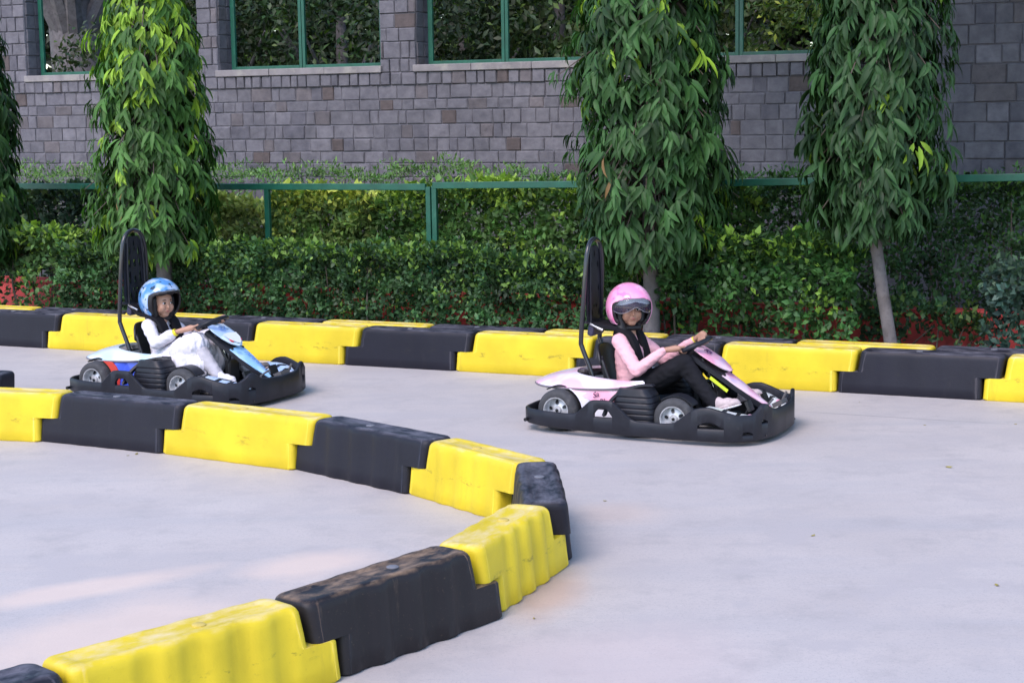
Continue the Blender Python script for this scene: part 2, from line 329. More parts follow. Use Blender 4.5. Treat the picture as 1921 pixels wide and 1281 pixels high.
n2={-8:('black','black rear-row block at the far left'),-7:('yellow','yellow rear-row block showing only its top at the left edge'),-6:('black','black rear-row block behind the blue kart hoop'),-5:('yellow','yellow rear-row block peeping over beside the blue-helmeted driver'),
 -4:('black','black rear-row block right of the blue kart steering wheel'),-3:('yellow','yellow rear-row block whose top shows left of the middle, under the hedge'),-2:('black','black rear-row block whose top shows in the middle'),
 -1:('yellow','yellow rear-row block behind the pink kart hoop'),0:('black','black rear-row block behind the pink kart steering wheel'),1:('yellow','yellow rear-row block at the foot of the bare grey trunk'),2:('black','black rear-row block at the right edge of the photo')}
for k,(c,l) in n2.items():
    a=wp((k-1)*P_-.47,.415); b=wp(k*P_-.47,.415); barrier(a,b,c,l,'rear blocks of the far row',fr=.2)
# ---------------------------------------------------------------- stone wall
WT=5.7
def stone_box(V,Fc,Col,s0,s1,z0,z1,col,proud,t0=WT,side=None):
    g=.0035; s0+=g;s1-=g;z0+=g;z1-=g; c=random.uniform(.006,.014); n=len(V)
    if side is None: q=lambda s,t,z: wp(s,t,z)
    else: q=side
    jj=lambda:random.uniform(-.005,.005)
    for (a,b,z,t) in((s0,s1,z0,t0+.02),(s0,s1,z1,t0+.02)): V.append(q(a,t,z)); V.append(q(b,t,z))
    for (a,b,z,t) in((s0+jj(),s1+jj(),z0+jj(),t0-proud*.5),(s0+jj(),s1+jj(),z1+jj(),t0-proud*.5)): V.append(q(a,t,z)); V.append(q(b,t,z))
    for (a,b,z,t) in((s0+c,s1-c,z0+c,t0-proud-.006),(s0+c,s1-c,z1-c,t0-proud-.006)): V.append(q(a,t+jj(),z)); V.append(q(b,t+jj(),z))
    for L_ in(0,4):
        a,b,c_,d=n+L_,n+L_+1,n+L_+3,n+L_+2; A,B,C_,D=a+4,b+4,c_+4,d+4
        Fc+=[(a,b,B,A),(b,c_,C_,B),(c_,d,D,C_),(d,a,A,D)]
    Fc.append((n+8,n+9,n+11,n+10)); Col+=[(*col,1)]*12
def stcol():
    r=random.random(); k=random.uniform(.90,1.08)
    if r<.03: c=(.118,.096,.092)
    elif r<.13: c=(.150,.136,.142)
    elif r<.25: c=(.180,.175,.195)
    elif r<.33: c=(.135,.132,.152)
    else: c=(.162,.158,.176)
    return tuple(x*k for x in c)
def s_at(u,v=100,t=WT): return spot(u,t,v)[0]
wallroot=empty('stone_wall',wp(0,WT)); wallroot.rotation_euler=(0,0,0); tag(wallroot,'grey cut-stone wall with large openings behind the hedges','wall')
inv=Vector(wallroot.location)
class WallMB:
    def __init__(s): s.V=[];s.F=[];s.C=[]
    def out(s,name,m=None): return mesh_obj(name,[v-inv for v in s.V],s.F,m or M['stone'],wallroot,smooth=False,col=s.C)
ZS=spot(570,WT,141)[1]      # sill underside
rt=s_at(1600); lft=s_at(-120)
def courses(W,s0,s1,z0,z1,ch,proud=.005,wmin=.11,wmax=.32):
    n=max(1,round((z1-z0)/ch)); ch=(z1-z0)/n; zl=[z0+ch*(i+(random.uniform(-.12,.12) if 0<i<n else 0)) for i in range(n+1)]
    for i in range(n):
        s=s0-random.uniform(0,.1)
        zz=zl[i]; ch=zl[i+1]-zl[i]
        while s<s1:
            wd=random.uniform(wmin,wmax); e=min(s+wd,s1)
            if s1-e<wmin*.6: e=s1
            if e>s0: stone_box(W.V,W.F,W.C,max(s,s0),e,zz,zz+ch,stcol(),proud+random.uniform(-.004,.006))
            s=e
W=WallMB(); zc=ZS-.155
courses(W,lft,rt,.0,zc,.16); courses(W,lft,rt,zc,ZS,.155,.026,.10,.2); W.out('lower_stonework')
W=WallMB(); courses(W,rt,s_at(2300),0,4.4,.20,.012,.18,.42); W.out('blank_end_stonework')
# mortar core
mb=MB()
def core(s0,s1,z0,z1,t0=WT+.003,t1=WT+.38):
    V=[wp(s,t,z)-inv for s in(s0,s1) for t in(t0,t1) for z in(z0,z1)]
    mb.add(V,[(0,1,3,2),(4,6,7,5),(0,4,5,1),(2,3,7,6),(0,2,6,4),(1,5,7,3)])
core(lft,rt,0,ZS-.002); core(rt+.001,s_at(2300),0,4.4,WT+.002)
pil=[(-160,50),(372,410),(714,781),(1112,1184)]; pil=[(s_at(a),s_at(b)) for a,b in pil]
for a,b in pil: core(a+.004,b-.004,ZS-.001,4.4)
mb.build('mortar_core',M['mortar'],wallroot,smooth=False)
for a,b in pil:
    W=WallMB(); courses(W,a,b,ZS,4.4,.178,.012,.12,.26)
    for i in range(int((4.4-ZS)/.178)):        # reveal on both cheeks, its shade put into darker stone colours
        for sd_,sg in((b,1),(a,-1)):
            q=lambda s,t,z,sd_=sd_,sg=sg: wp(sd_-sg*(t-WT),s,z)
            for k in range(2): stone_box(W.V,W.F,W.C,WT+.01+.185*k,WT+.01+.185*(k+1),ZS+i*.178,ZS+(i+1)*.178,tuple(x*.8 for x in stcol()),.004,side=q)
    W.out('pier')
bays=[(pil[0][1],pil[1][0]),(pil[1][1],pil[2][0]),(pil[2][1],pil[3][0]),(pil[3][1],rt)]
for a,b in bays:
    mb=MB()
    n=3; 
    for i in range(n):
        s0=a-.03+(b-a+.06)*i/n; s1=a-.03+(b-a+.06)*(i+1)/n-.004; pr=.05+random.uniform(-.004,.004)
        V=[wp(s,t,z)-inv for s in(s0,s1) for t in(WT-pr,WT+.40) for z in(ZS+.001,ZS+.085)]
        mb.add(V,[(0,1,3,2),(4,6,7,5),(0,4,5,1),(2,3,7,6),(0,2,6,4),(1,5,7,3)])
    mb.build('sill',M['sill'],wallroot,smooth=False,bevel=.008)
    mb=MB(); t0=WT+.20
    def bar(s0,s1,z0,z1,dt=.04):
        V=[wp(s,t,z)-inv for s in(s0,s1) for t in(t0,t0+dt) for z in(z0,z1)]
        mb.add(V,[(0,1,3,2),(4,6,7,5),(0,4,5,1),(2,3,7,6),(0,2,6,4),(1,5,7,3)])
    bar(a+.06,a+.12,ZS+.087,4.38); bar(b-.12,b-.06,ZS+.087,4.38); c=(a+b)/2-.06
    bar(c-.045,c-.004,ZS+.087,4.38); bar(c+.004,c+.045,ZS+.087,4.38); bar(a+.121,c-.046,ZS+.088,ZS+.13,.035); bar(c+.046,b-.121,ZS+.088,ZS+.13,.035)
    mb.build('window_frame',M['green'],wallroot,smooth=False,bevel=.003)
# low red wall and railing
root=empty('low_red_wall',wp(-3,1.95)); tag(root,'low red-painted wall half hidden behind the front hedge','low wall')
o=MB(); o.box((0,0,.2),(24,.16,.40),Matrix.Rotation(math.atan2(LD.y,LD.x),3,'Z')); o.build('wall_body',M['redwall'],root,False,.01)
o=MB(); o.box((0,0,.42),(24,.20,.045),Matrix.Rotation(math.atan2(LD.y,LD.x),3,'Z')); o.build('coping',M['redwall'],root,False,.006)
rail=empty('green_railing',wp(0,2.0)); tag(rail,'green painted steel railing of long panels between the two hedges','railing')
ri=Vector(rail.location); rm=Matrix.Rotation(math.atan2(LD.y,LD.x),3,'Z')
def railseg(u0,v0,u1,v1,name='top_rail'):
    s0,z0=spot(u0,2.0,v0); s1,z1=spot(u1,2.0,v1); zt=(z0+z1)/2
    mb=MB(); A=wp(s0,2.0,z0)-ri; B=wp(s1,2.0,z1)-ri; th=.062
    V=[p+LN*t+Vector((0,0,z)) for p in(A,B) for t in(-.025,.025) for z in(-th,0)]
    mb.add(V,[(0,1,3,2),(4,6,7,5),(0,4,5,1),(2,3,7,6),(0,2,6,4),(1,5,7,3)]); mb.build(name,M['green'],rail,False,.004); return s0,s1,z0,z1
def post(u,v,wd=.05,name='post'):
    s,z=spot(u,2.0,v); mb=MB(); mb.box(wp(s,2.0,(z+.44)/2)-ri+Vector((0,0,-.004)),(wd,.045,z-.44),rm); mb.build(name,M['green'],rail,False,.003)
railseg(-60,344,799,345); railseg(813,342,1300,338); railseg(1306,338,2050,323)
post(804,350); post(815,348); post(501,352,.055); post(-40,350); post(1300,345); post(2080,330)
# ---------------------------------------------------------------- leaves
def leaf_mesh(name,P,D,Nn,L,Wd,col,mat,parent=None,kind='long'):
    """P base points, D directions, Nn side vectors, per-leaf length/width/colour"""
    n=len(P); P=np.asarray(P);D=np.asarray(D);D/=np.linalg.norm(D,axis=1)[:,None]
    S=np.cross(D,Nn);S/=np.linalg.norm(S,axis=1)[:,None]+1e-9; U=np.cross(S,D)
    L=np.asarray(L)[:,None];Wd=np.asarray(Wd)[:,None]
    if kind=='long':
        rows=[(.0,0,0,0),(.22,.40,.10,.02),(.50,.5,.14,-.02),(.78,.30,.10,-.11)]; droop=.25
        vs=[P]
        g=np.array([0,0,-1.0])
        for t,wf,fold,dr in rows[1:]:
            c=P+D*L*t+U*L*dr*1.0
            vs+= [c-S*Wd*wf+U*Wd*fold*1.6, c, c+S*Wd*wf+U*Wd*fold*1.6]
        vs.append(P+D*L*.98+U*L*-.24)
        A=np.stack(vs,1); k=A.shape[1]
        f=[(0,1,2),(0,2,3),(1,4,5,2),(2,5,6,3),(4,7,8,5),(5,8,9,6),(7,10,8),(8,10,9)]
    else:
        c=P+D*L*.5
        A=np.stack([P,c-S*Wd*.5+U*Wd*.12,c,c+S*Wd*.5+U*Wd*.12,P+D*L-U*L*.12],1);k=5
        f=[(0,1,2),(0,2,3),(1,4,2),(2,4,3)]
    V=A.reshape(-1,3); tot=[];st=[];idx=[]
    loops=np.array([i for q in f for i in q]); lens=np.array([len(q) for q in f])
    allidx=(loops[None,:]+(np.arange(n)*k)[:,None]).ravel(); alllen=np.tile(lens,n)
    me=bpy.data.meshes.new(name); me.vertices.add(len(V)); me.vertices.foreach_set('co',V.astype(np.float32).ravel())
    me.loops.add(len(allidx)); me.loops.foreach_set('vertex_index',allidx.astype(np.int32))
    me.polygons.add(len(alllen)); me.polygons.foreach_set('loop_start',np.concatenate([[0],np.cumsum(alllen)[:-1]]).astype(np.int32)); me.polygons.foreach_set('loop_total',alllen.astype(np.int32))
    me.polygons.foreach_set('use_smooth',np.ones(len(alllen),bool))
    me.materials.append(mat); me.update(calc_edges=True); me.validate()
    a=me.color_attributes.new('tint','FLOAT_COLOR','POINT'); cc=np.repeat(np.concatenate([np.asarray(col),np.ones((n,1))],1),k,0); a.data.foreach_set('color',cc.astype(np.float32).ravel())
    o=bpy.data.objects.new(name,me); C.objects.link(o)
    if parent:o.parent=parent
    return o
def palette(n,base,new,pnew,clump=None,jit=.35):
    c=np.array(base)[None,:]*rng.uniform(1-jit,1+jit,(n,1))*rng.uniform(.85,1.15,(n,3)); k=rng.random(n)<(pnew if clump is None else clump)
    c[k]=np.array(new)[None,:]*rng.uniform(.6,1.25,(k.sum(),1)); return c
def mast_tree(u,v_bot,lean,rad,zb,zt,label,ncl,new=.06,newlit_top=0,t=1.0,base=(.037,.098,.022),trunk=(.075,.05),seed=1,dark=1.0):
    s,_=spot(u,t,500); g=wp(s,t); root=empty('mast_tree',g); tag(root,label,'tree','slender mast trees along the track')
    lr=random.Random(seed)
    pts=[];rr=[]
    for i in range(14):
        z=zt*i/13; pts.append(LD*(lean*max(0,1-z/1.3)+.015*math.sin(z*3+seed))+Vector((0,0,z-.02))); rr.append(trunk[0]*(1-.5*i/13)*(1.25 if i==0 else 1))
    mb=MB(); mb.tube(pts,rr,14); 
    mb.build('trunk',M['bark'],root)
    P=[];D=[];Nn=[];Ls=[];Ws=[];Co=[]
    br=MB()
    for c in range(int(ncl*1.75)):
        z=zb+(zt-zb)*(c+lr.random())/(ncl*1.75)
        k=(z-zb)/(zt-zb); R0=rad(z)*(1+.16*noise.noise(Vector((z*2.2,seed*3.1,0))))
        a=lr.uniform(0,2*PI); R0*=1+.32*noise.noise(Vector((math.cos(a)*1.6,math.sin(a)*1.6,z*1.7+seed))); rfac=lr.choice([1,1,1.12,.93,.8,.6])*lr.uniform(.80,1.12)
        rr_=R0*rfac; cen=Vector((math.cos(a)*rr_,math.sin(a)*rr_,z)); out=Vector((math.cos(a),math.sin(a),0))
        isnew_or_lit=lr.random()<(new+newlit_top*max(0,(z-2.3)/1.2))  # extra yellow-green leaves higher up also paint sun shining through the crown
        if c%4==0: br.tube([Vector((0,0,z+.25)),Vector((0,0,z+.25))*.5+cen*.5+Vector((0,0,.16)),cen],[.010,.007,.004],5)
        nl=lr.randint(5,8); tone=lr.uniform(.5,1.45)
        L0=lr.choice([lr.uniform(.11,.17),lr.uniform(.14,.23)]); tan=Vector((-out.y,out.x,0)); sw=lr.uniform(-.3,.3)
        for i in range(nl):
            sp=(i/(nl-1)-.5)*2
            d=out*lr.uniform(.15,.75)+tan*(sp*.75+sw+lr.uniform(-.15,.15))+Vector((0,0,-1.0*lr.uniform(.7,1.2)))
            P.append(cen+Vector((lr.uniform(-.03,.03),lr.uniform(-.03,.03),lr.uniform(-.03,.06)))); D.append(d); nn=out+Vector((lr.uniform(-.5,.5),lr.uniform(-.5,.5),lr.uniform(.1,.6))); Nn.append(nn)
            Ls.append(L0*lr.uniform(.75,1.15)); Ws.append(L0*lr.uniform(.18,.27))
            b=Vector((.24,.40,.035))*lr.uniform(.6,1.3) if isnew_or_lit else Vector(base)*tone*lr.uniform(.75,1.3)
            if lr.random()<.0006: b=Vector((.22,.13,.05))
            Co.append(tuple(x*dark for x in b))
    br.build('twigs',M['twig'],root)
    leaf_mesh('crown',P,D,Nn,Ls,Ws,Co,M['leaf'],root); return root
def hedge(name,u0,u1,t0,t1,ztop,zbot,n,label,base,new,ptop,cat='hedge',group=None,leaf=(.072,.042),seed=0,sparse=.0,top_noise=.12,parentname=None):  # in the rear hedges new also holds the colour of sunlit tops
    s0=spot(u0,t0,500)[0]; s1=spot(u1,t0,500)[0]; o=wp((s0+s1)/2,(t0+t1)/2); root=empty(name,o); tag(root,label,cat,group)
    q=np.random.default_rng(100+seed); P=[];D=[];Nn=[];Co=[];Ls=[];Ws=[]
    LNn=np.array(LN);LDn=np.array(LD)
    S=q.uniform(s0,s1,n); K=q.random(n)
    for i in range(n):
        s=S[i]; zt=ztop(s) if callable(ztop) else ztop
        nz=noise.noise(Vector((s*1.7,seed*5.3,1)))*top_noise+noise.noise(Vector((s*6,seed*5.3,4)))*top_noise*.5; zt+=nz
        if K[i]<.70:      # front face in clumps
            z=zbot+(zt-zbot)*q.random()**.85; dep=abs(q.normal(0,.10)); t=t0+.10+dep+.22*noise.noise(Vector((s*3.2,z*4.5,seed)))+.10*noise.noise(Vector((s*9,z*9,seed)))
            t+=max(0,(z-zt+.12))*.6
            if q.random()<sparse*(1-(z-zbot)/(zt-zbot))*1.6+ (.35 if noise.noise(Vector((s*3.1,z*3.1,seed+9)))<-.28 else 0): continue
            out=-LNn*.7+np.array([0,0,.45])
        elif K[i]<.95:
            t=q.uniform(t0,t1); z=zt-abs(q.normal(0,.035)); out=np.array([0,0,1.0])
        else:
            t=t0+.02; z=zt+q.uniform(0,.10); out=np.array([0,0,1.0])
        e=min(s-s0,s1-s); 
        if e<.10: z=min(z,zt-(.10-e)*1.0)
        p=LO+LD*s+LN*t-o
        d=out+q.normal(0,.75,3); P.append((p.x,p.y,z)); D.append(d); Nn.append(out*1.2+q.normal(0,.5,3))
        k=q.uniform(.55,1.5)*(1+.9*noise.noise(Vector((s*3.5,z*4.5,seed+2))))*(1+.5*noise.noise(Vector((s*.9,1,seed+3))))
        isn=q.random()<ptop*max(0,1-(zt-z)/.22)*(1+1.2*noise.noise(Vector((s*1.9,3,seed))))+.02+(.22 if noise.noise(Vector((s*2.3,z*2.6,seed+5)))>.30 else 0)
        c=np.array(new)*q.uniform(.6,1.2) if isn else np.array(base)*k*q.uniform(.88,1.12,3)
        Co.append(c); f=q.uniform(.7,1.3)*(1.25 if K[i]>.95 else 1); Ls.append(leaf[0]*f); Ws.append(leaf[1]*f)
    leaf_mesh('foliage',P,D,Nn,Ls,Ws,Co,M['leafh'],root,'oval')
    mb=MB()
    for k in range(int((s1-s0)*9)):
        s=random.uniform(s0+.08,s1-.08); t=random.uniform(t0+.12,t1-.05); zt=(ztop(s) if callable(ztop) else ztop)-.1
        b=wp(s,t,-.01)-o; m_=wp(s+random.uniform(-.1,.1),t+random.uniform(-.08,.08),zt*.5)-o; e=wp(s+random.uniform(-.15,.15),t+random.uniform(-.1,.1),zt)-o
        mb.tube([b,m_,e],[.012,.008,.004],5)
    tag(mb.build('stems',M['twig'],root),kind='stuff'); return root
Z=lambda u,v,t:spot(u,t,v)[1]
# front hedges (along the barrier)
gh='clipped bushes of the front hedge'
hedge('hedge',-60,118,1.0,1.7,Z(60,440,1.2),.10,4200,'loose bright-tipped bush at the left edge, red wall showing under it',(.066,.130,.04),(.26,.42,.06),.35,'hedge',gh,seed=1,sparse=.55)
hedge('hedge',92,1140,.95,1.7,Z(600,478,1.2),.04,40000,'long clipped dark hedge running from behind the blue kart to the pink one',(.046,.104,.038),(.18,.32,.06),.28,'hedge',gh,leaf=(.056,.033),seed=2,sparse=.20)
hedge('hedge',1120,1600,.95,1.6,Z(1400,462,1.2),.12,12500,'brighter leafy bush between the two right-hand trees',(.042,.108,.028),(.20,.36,.05),.28,'hedge',gh,leaf=(.070,.038),seed=3,sparse=.45,top_noise=.14)
hedge('hedge',1585,1850,1.35,1.75,Z(1700,590,1.4),.05,2300,'thin straggly low growth in front of the red wall, beside the bare grey trunk',(.040,.085,.035),(.12,.20,.05),.2,'hedge',gh,leaf=(.06,.035),seed=14,sparse=.80,top_noise=.25)
hedge('hedge',1842,2080,.8,1.5,Z(1880,505,1.0),.05,2600,'blue-green bush cut by the right edge of the photo',(.050,.095,.070),(.09,.16,.09),.2,'hedge',gh,seed=4)
# rear hedges (behind the railing); sunlit tops and shaded stretches put into leaf colours
gr='hedges behind the green railing'
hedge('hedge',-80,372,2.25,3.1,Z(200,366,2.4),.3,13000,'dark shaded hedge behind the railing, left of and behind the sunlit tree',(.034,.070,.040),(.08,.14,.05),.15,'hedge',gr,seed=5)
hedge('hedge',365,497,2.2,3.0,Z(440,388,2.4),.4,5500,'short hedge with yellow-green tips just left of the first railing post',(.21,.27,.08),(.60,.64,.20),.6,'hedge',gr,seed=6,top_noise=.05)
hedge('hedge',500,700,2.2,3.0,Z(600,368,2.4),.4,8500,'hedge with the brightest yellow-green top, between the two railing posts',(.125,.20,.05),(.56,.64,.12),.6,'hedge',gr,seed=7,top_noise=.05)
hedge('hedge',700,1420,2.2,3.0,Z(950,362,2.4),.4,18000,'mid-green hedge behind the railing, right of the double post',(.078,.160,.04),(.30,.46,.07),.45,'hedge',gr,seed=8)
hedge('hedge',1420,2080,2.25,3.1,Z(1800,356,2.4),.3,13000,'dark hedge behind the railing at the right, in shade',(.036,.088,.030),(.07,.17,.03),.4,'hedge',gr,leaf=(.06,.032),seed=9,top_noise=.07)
hedge('shrub_row',-100,1000,4.5,5.2,Z(600,323,4.7),.5,17000,'feathery light green plants growing against the foot of the wall, left half','plants' and (.10,.21,.06),(.18,.34,.08),.5,'plants','plants at the foot of the stone wall',leaf=(.055,.016),seed=10,top_noise=.22)
hedge('shrub_row',1000,2080,4.3,5.0,Z(1500,330,4.6),.5,9000,'sparser dark green plants against the foot of the wall, right half',(.06,.14,.045),(.09,.22,.05),.5,'plants','plants at the foot of the stone wall',leaf=(.055,.018),seed=11,top_noise=.14)
# mast trees; sunlight on the second and shade on the last put into leaf colours
def lerp(pts): return lambda z: float(np.interp(z,[p[0] for p in pts],[p[1] for p in pts]))
mast_tree(-28,0,0,lerp([(.8,.25),(1.0,.36),(1.8,.34),(2.5,.27),(3.3,.20),(5,.18)]),.75,4.6,'dark mast tree cut by the left edge of the photo',700,new=.02,seed=11,dark=.8)
mast_tree(300,0,.08,lerp([(.86,.30),(1.05,.50),(1.6,.47),(2.2,.46),(2.6,.44),(3.0,.36),(3.3,.28),(5,.24)]),.90,4.6,'bright sunlit mast tree behind the blue kart',1050,new=.10,newlit_top=.75,base=(.056,.135,.028),seed=12,trunk=(.085,.06))
mast_tree(1222,0,-.02,lerp([(.85,.22),(1.05,.38),(1.5,.55),(2.2,.53),(2.8,.55),(3.2,.47),(5,.38)]),.95,4.6,'broad dense dark green mast tree behind the pink kart',1080,new=.03,newlit_top=.10,base=(.035,.094,.023),seed=13)
mast_tree(1640,0,.17,lerp([(1.0,.10),(1.28,.34),(1.7,.46),(2.4,.43),(3.0,.43),(3.4,.38),(5,.34)]),1.20,4.6,'shaded mast tree with a bare grey trunk, rightmost of the row',880,new=.035,base=(.030,.082,.022),seed=14,trunk=(.054,.040),dark=.85,t=.85)
# ---------------------------------------------------------------- garden beyond the openings
def broad_tree(u,t,h,crown_r,zc,label,n,base,leaf=.12,trunk_r=.12,lean=(0,0),seed=1,new=(.09,.15,.03),flat=1.0,name='garden_tree',grp='trees in the garden beyond the wall'):
    s,_=spot(u,t,60); g=wp(s,t); root=empty(name,g); tag(root,label,'tree',grp); q=np.random.default_rng(seed)
    mb=MB(); L=Vector((lean[0],lean[1],0))
    mb.tube([Vector((0,0,-.05)),L*.4+Vector((0,0,h*.4)),L+Vector((0,0,h*.8))],[trunk_r*1.2,trunk_r,trunk_r*.6],12)
    for k in range(7):
        a=q.uniform(0,2*PI); st=L*.5+Vector((0,0,h*.45)); mb.tube([st,st+Vector((math.cos(a)*crown_r*.5,math.sin(a)*crown_r*.5,h*.18)),st+Vector((math.cos(a)*crown_r*.85,math.sin(a)*crown_r*.85,h*.3))],[trunk_r*.45,trunk_r*.28,trunk_r*.1],7)
    mb.build('trunk',M['bark'],root)
    ncl=max(8,n//45); cl=q.normal(0,1,(ncl,3)); cl/=np.linalg.norm(cl,axis=1)[:,None]; cl*=crown_r*q.uniform(.35,1,(ncl,1))**.6; cl[:,2]*=flat*.8
    idx=q.integers(0,ncl,n); P=cl[idx]+q.normal(0,crown_r*.15,(n,3))+np.array([L.x,L.y,zc]); D=q.normal(0,.7,(n,3))+np.array([0,0,-.3])
    tone=q.uniform(.5,1.4,ncl)[idx]; Co=np.array(base)[None,:]*tone[:,None]*q.uniform(.8,1.2,(n,3)); k=q.random(n)<.06; Co[k]=np.array(new)
    leaf_mesh('crown',P,D,q.normal(0,1,(n,3))+np.array([0,-.6,.6]),leaf*q.uniform(.7,1.3,n),leaf*.45*q.uniform(.7,1.2,n),Co,M['leafh'],root,'oval'); return root
broad_tree(165,9.5,7,1.3,5.4,'old thick dark trunk seen through the first opening',2600,(.02,.04,.015),leaf=.14,trunk_r=.42,lean=(-.5,.3),seed=21)
broad_tree(420,9.0,4.5,1.5,3.5,'dusky bush tree filling the left half of the second opening',4200,(.035,.055,.022),seed=22,leaf=.13)
broad_tree(640,9.5,4.5,1.5,3.3,'loose green tree in the right half of the second opening',4200,(.035,.065,.022),seed=23,leaf=.13)
broad_tree(870,8.2,4,1.25,3.4,'broad-leaved bush right behind the third opening',3800,(.030,.050,.020),seed=24,leaf=.13)
broad_tree(1050,8.8,4.5,1.3,3.5,'paler leafy tree beside the dense dark mast tree, beyond the third opening',3200,(.050,.085,.025),seed=25,leaf=.15)
broad_tree(1330,9.0,4.5,1.4,3.5,'olive green tree beyond the fourth opening',3400,(.045,.070,.018),seed=26,leaf=.13)
broad_tree(1530,8.0,3.4,.8,3.0,'sunlit yellow-green shrub on the sill line of the fourth opening',1400,(.10,.15,.03),seed=27,leaf=.10,trunk_r=.05,new=(.35,.40,.05))
broad_tree(180,8.0,3.2,.9,2.7,'small pale-leaved bush low in the first opening',1500,(.06,.09,.035),seed=28,leaf=.11,trunk_r=.05)
q=np.random.default_rng(5); n=42000; P=np.stack([q.uniform(-19,9,n),q.normal(0,.8,n),q.uniform(.3,6.0,n)],1); Pw=np.array([list(LD*a+LN*b) for a,b in P[:,:2]]); Pw[:,2]=P[:,2]
keep=np.array([noise.noise(Vector((p[0]*.9,p[2]*.9,3)))>-.62 or p[0]<-11.2 and False for p in P]); Pw=Pw[keep]; n=len(Pw)
o=leaf_mesh('woods',Pw,q.normal(0,1,(n,3)),q.normal(0,1,(n,3))+np.array([0,-1,.5]),.38*q.uniform(.6,1.3,n),.2*q.uniform(.6,1.3,n),np.array([.020,.028,.014])[None,:]*q.uniform(.5,1.5,(n,1)),M['leafh'],None,'oval')
o.location=wp(0,14); tag(o,'dark far greenery closing the view behind the garden','woods',None,'stuff')
# unseen tree added beyond the right edge, crown placed to shade that end
broad_tree(2330,2.2,7.0,3.3,6.7,'large spreading tree added out of view to cast shade on the right-hand end',14000,(.03,.06,.02),leaf=.34,trunk_r=.25,seed=31,flat=.4,lean=(-2.2,1.6),name='added_shade_tree',grp='')
# ---------------------------------------------------------------- fallen leaves on the track
lf0=None
for (u,v) in [(1525,1005),(1735,798),(1780,877),(1870,1098),(1002,1160),(256,852),(1612,755),(1135,940),(240,855),(1905,796),(1600,735)]:
    g=G(u,v)
    if lf0 is None:
        L_=.035; o=mesh_obj('fallen_leaf',[(-L_,0,.006),(-.01,-.014,.004),(-.005,.001,.012),(-.01,.014,.005),(.02,-.011,.005),(.02,.010,.006),(L_,.002,.014)],[(0,1,2),(0,2,3),(1,4,2),(2,5,3),(2,4,6),(2,6,5)],M['dryleaf']); lf0=o
    else: o=lf0.copy(); C.objects.link(o)
    k=random.uniform(.35,.75); o.location=(g.x,g.y,.001); o.rotation_euler=(0,0,random.uniform(0,6.3)); o.scale=(k,k,k)
    tag(o,'small dry curled leaf lying on the concrete track','leaf','fallen leaves on the track')
# ---------------------------------------------------------------- sculpting helper for bodies and clothes
def cap_prim(p0,p1,r0,r1,seg=14):
    p0,p1=Vector(p0),Vector(p1); ax=(p1-p0); L=ax.length; ax=ax.normalized() if L>1e-6 else Vector((0,0,1)); a=ax.orthogonal().normalized(); b=ax.cross(a)
    prof=[(r0*math.sin(t),-r0*math.cos(t)) for t in np.linspace(.12,PI/2,5)]+[(r1*math.cos(t),L+r1*math.sin(t)) for t in np.linspace(0,PI/2-.12,5)]
    m=MB(); m.rings([[p0+ax*h+(a*math.cos(2*PI*k/seg)+b*math.sin(2*PI*k/seg))*r for k in range(seg)] for r,h in prof]); return m.V,m.F
def ell_prim(c,r,rot=None,seg=20):
    c=Vector(c); m=MB(); rs=[]
    for t in np.linspace(.08,PI-.08,12):
        ring=[]
        for k in range(seg):
            p=Vector((r[0]*math.sin(t)*math.cos(2*PI*k/seg),r[1]*math.sin(t)*math.sin(2*PI*k/seg),-r[2]*math.cos(t)))
            ring.append(c+(rot@p if rot is not None else p))
        rs.append(ring)
    m.rings(rs); return m.V,m.F
def fuse(name,prims,mat,parent=None,voxel=.006,it=6,disp=None):
    m=MB()
    for p in prims:
        V,Fc=(cap_prim(*p[1:]) if p[0]=='cap' else ell_prim(*p[1:])); m.add(V,Fc)
    o=m.build(name,mat,None)
    r=o.modifiers.new('r','REMESH'); r.mode='VOXEL'; r.voxel_size=voxel; r.use_smooth_shade=True
    s=o.modifiers.new('s','SMOOTH'); s.factor=.5; s.iterations=it
    dg=bpy.context.evaluated_depsgraph_get(); dg.update(); me=bpy.data.meshes.new_from_object(o.evaluated_get(dg)); old=o.data
    o.modifiers.clear(); o.data=me; me.name=name; bpy.data.meshes.remove(old)
    if not me.materials: me.materials.append(mat)
    me.polygons.foreach_set('use_smooth',[True]*len(me.polygons))
    if disp:
        n=len(me.vertices); co=np.empty(n*3,np.float32); no=np.empty(n*3,np.float32); me.vertices.foreach_get('co',co); me.vertices.foreach_get('normal',no); co=co.reshape(-1,3); no=no.reshape(-1,3)
        for i in range(n): co[i]+=no[i]*disp(co[i])
        me.vertices.foreach_set('co',co.ravel()); me.update()
    if parent: o.parent=parent
    return o
def text(name,body,size,loc,xdir,ydir,mat,parent,ext=.0015,spacing=1.0,shear=0):
    cu=bpy.data.curves.new(name,'FONT'); cu.body=body; cu.size=size; cu.extrude=ext; cu.align_x='CENTER'; cu.align_y='CENTER'; cu.space_character=spacing; cu.shear=shear
    t=bpy.data.objects.new(name,cu); C.objects.link(t); dg=bpy.context.evaluated_depsgraph_get(); dg.update()
    me=bpy.data.meshes.new_from_object(t.evaluated_get(dg)); bpy.data.objects.remove(t)
    o=bpy.data.objects.new(name,me); C.objects.link(o); me.materials.clear(); me.materials.append(mat); o.parent=parent
    x=Vector(xdir).normalized(); y=Vector(ydir); y=(y-x*y.dot(x)).normalized(); z=x.cross(y)
    mw=Matrix.Identity(4)
    for i in range(3): mw[i][0]=x[i];mw[i][1]=y[i];mw[i][2]=z[i];mw[i][3]=loc[i]
    o.matrix_local=mw; return o
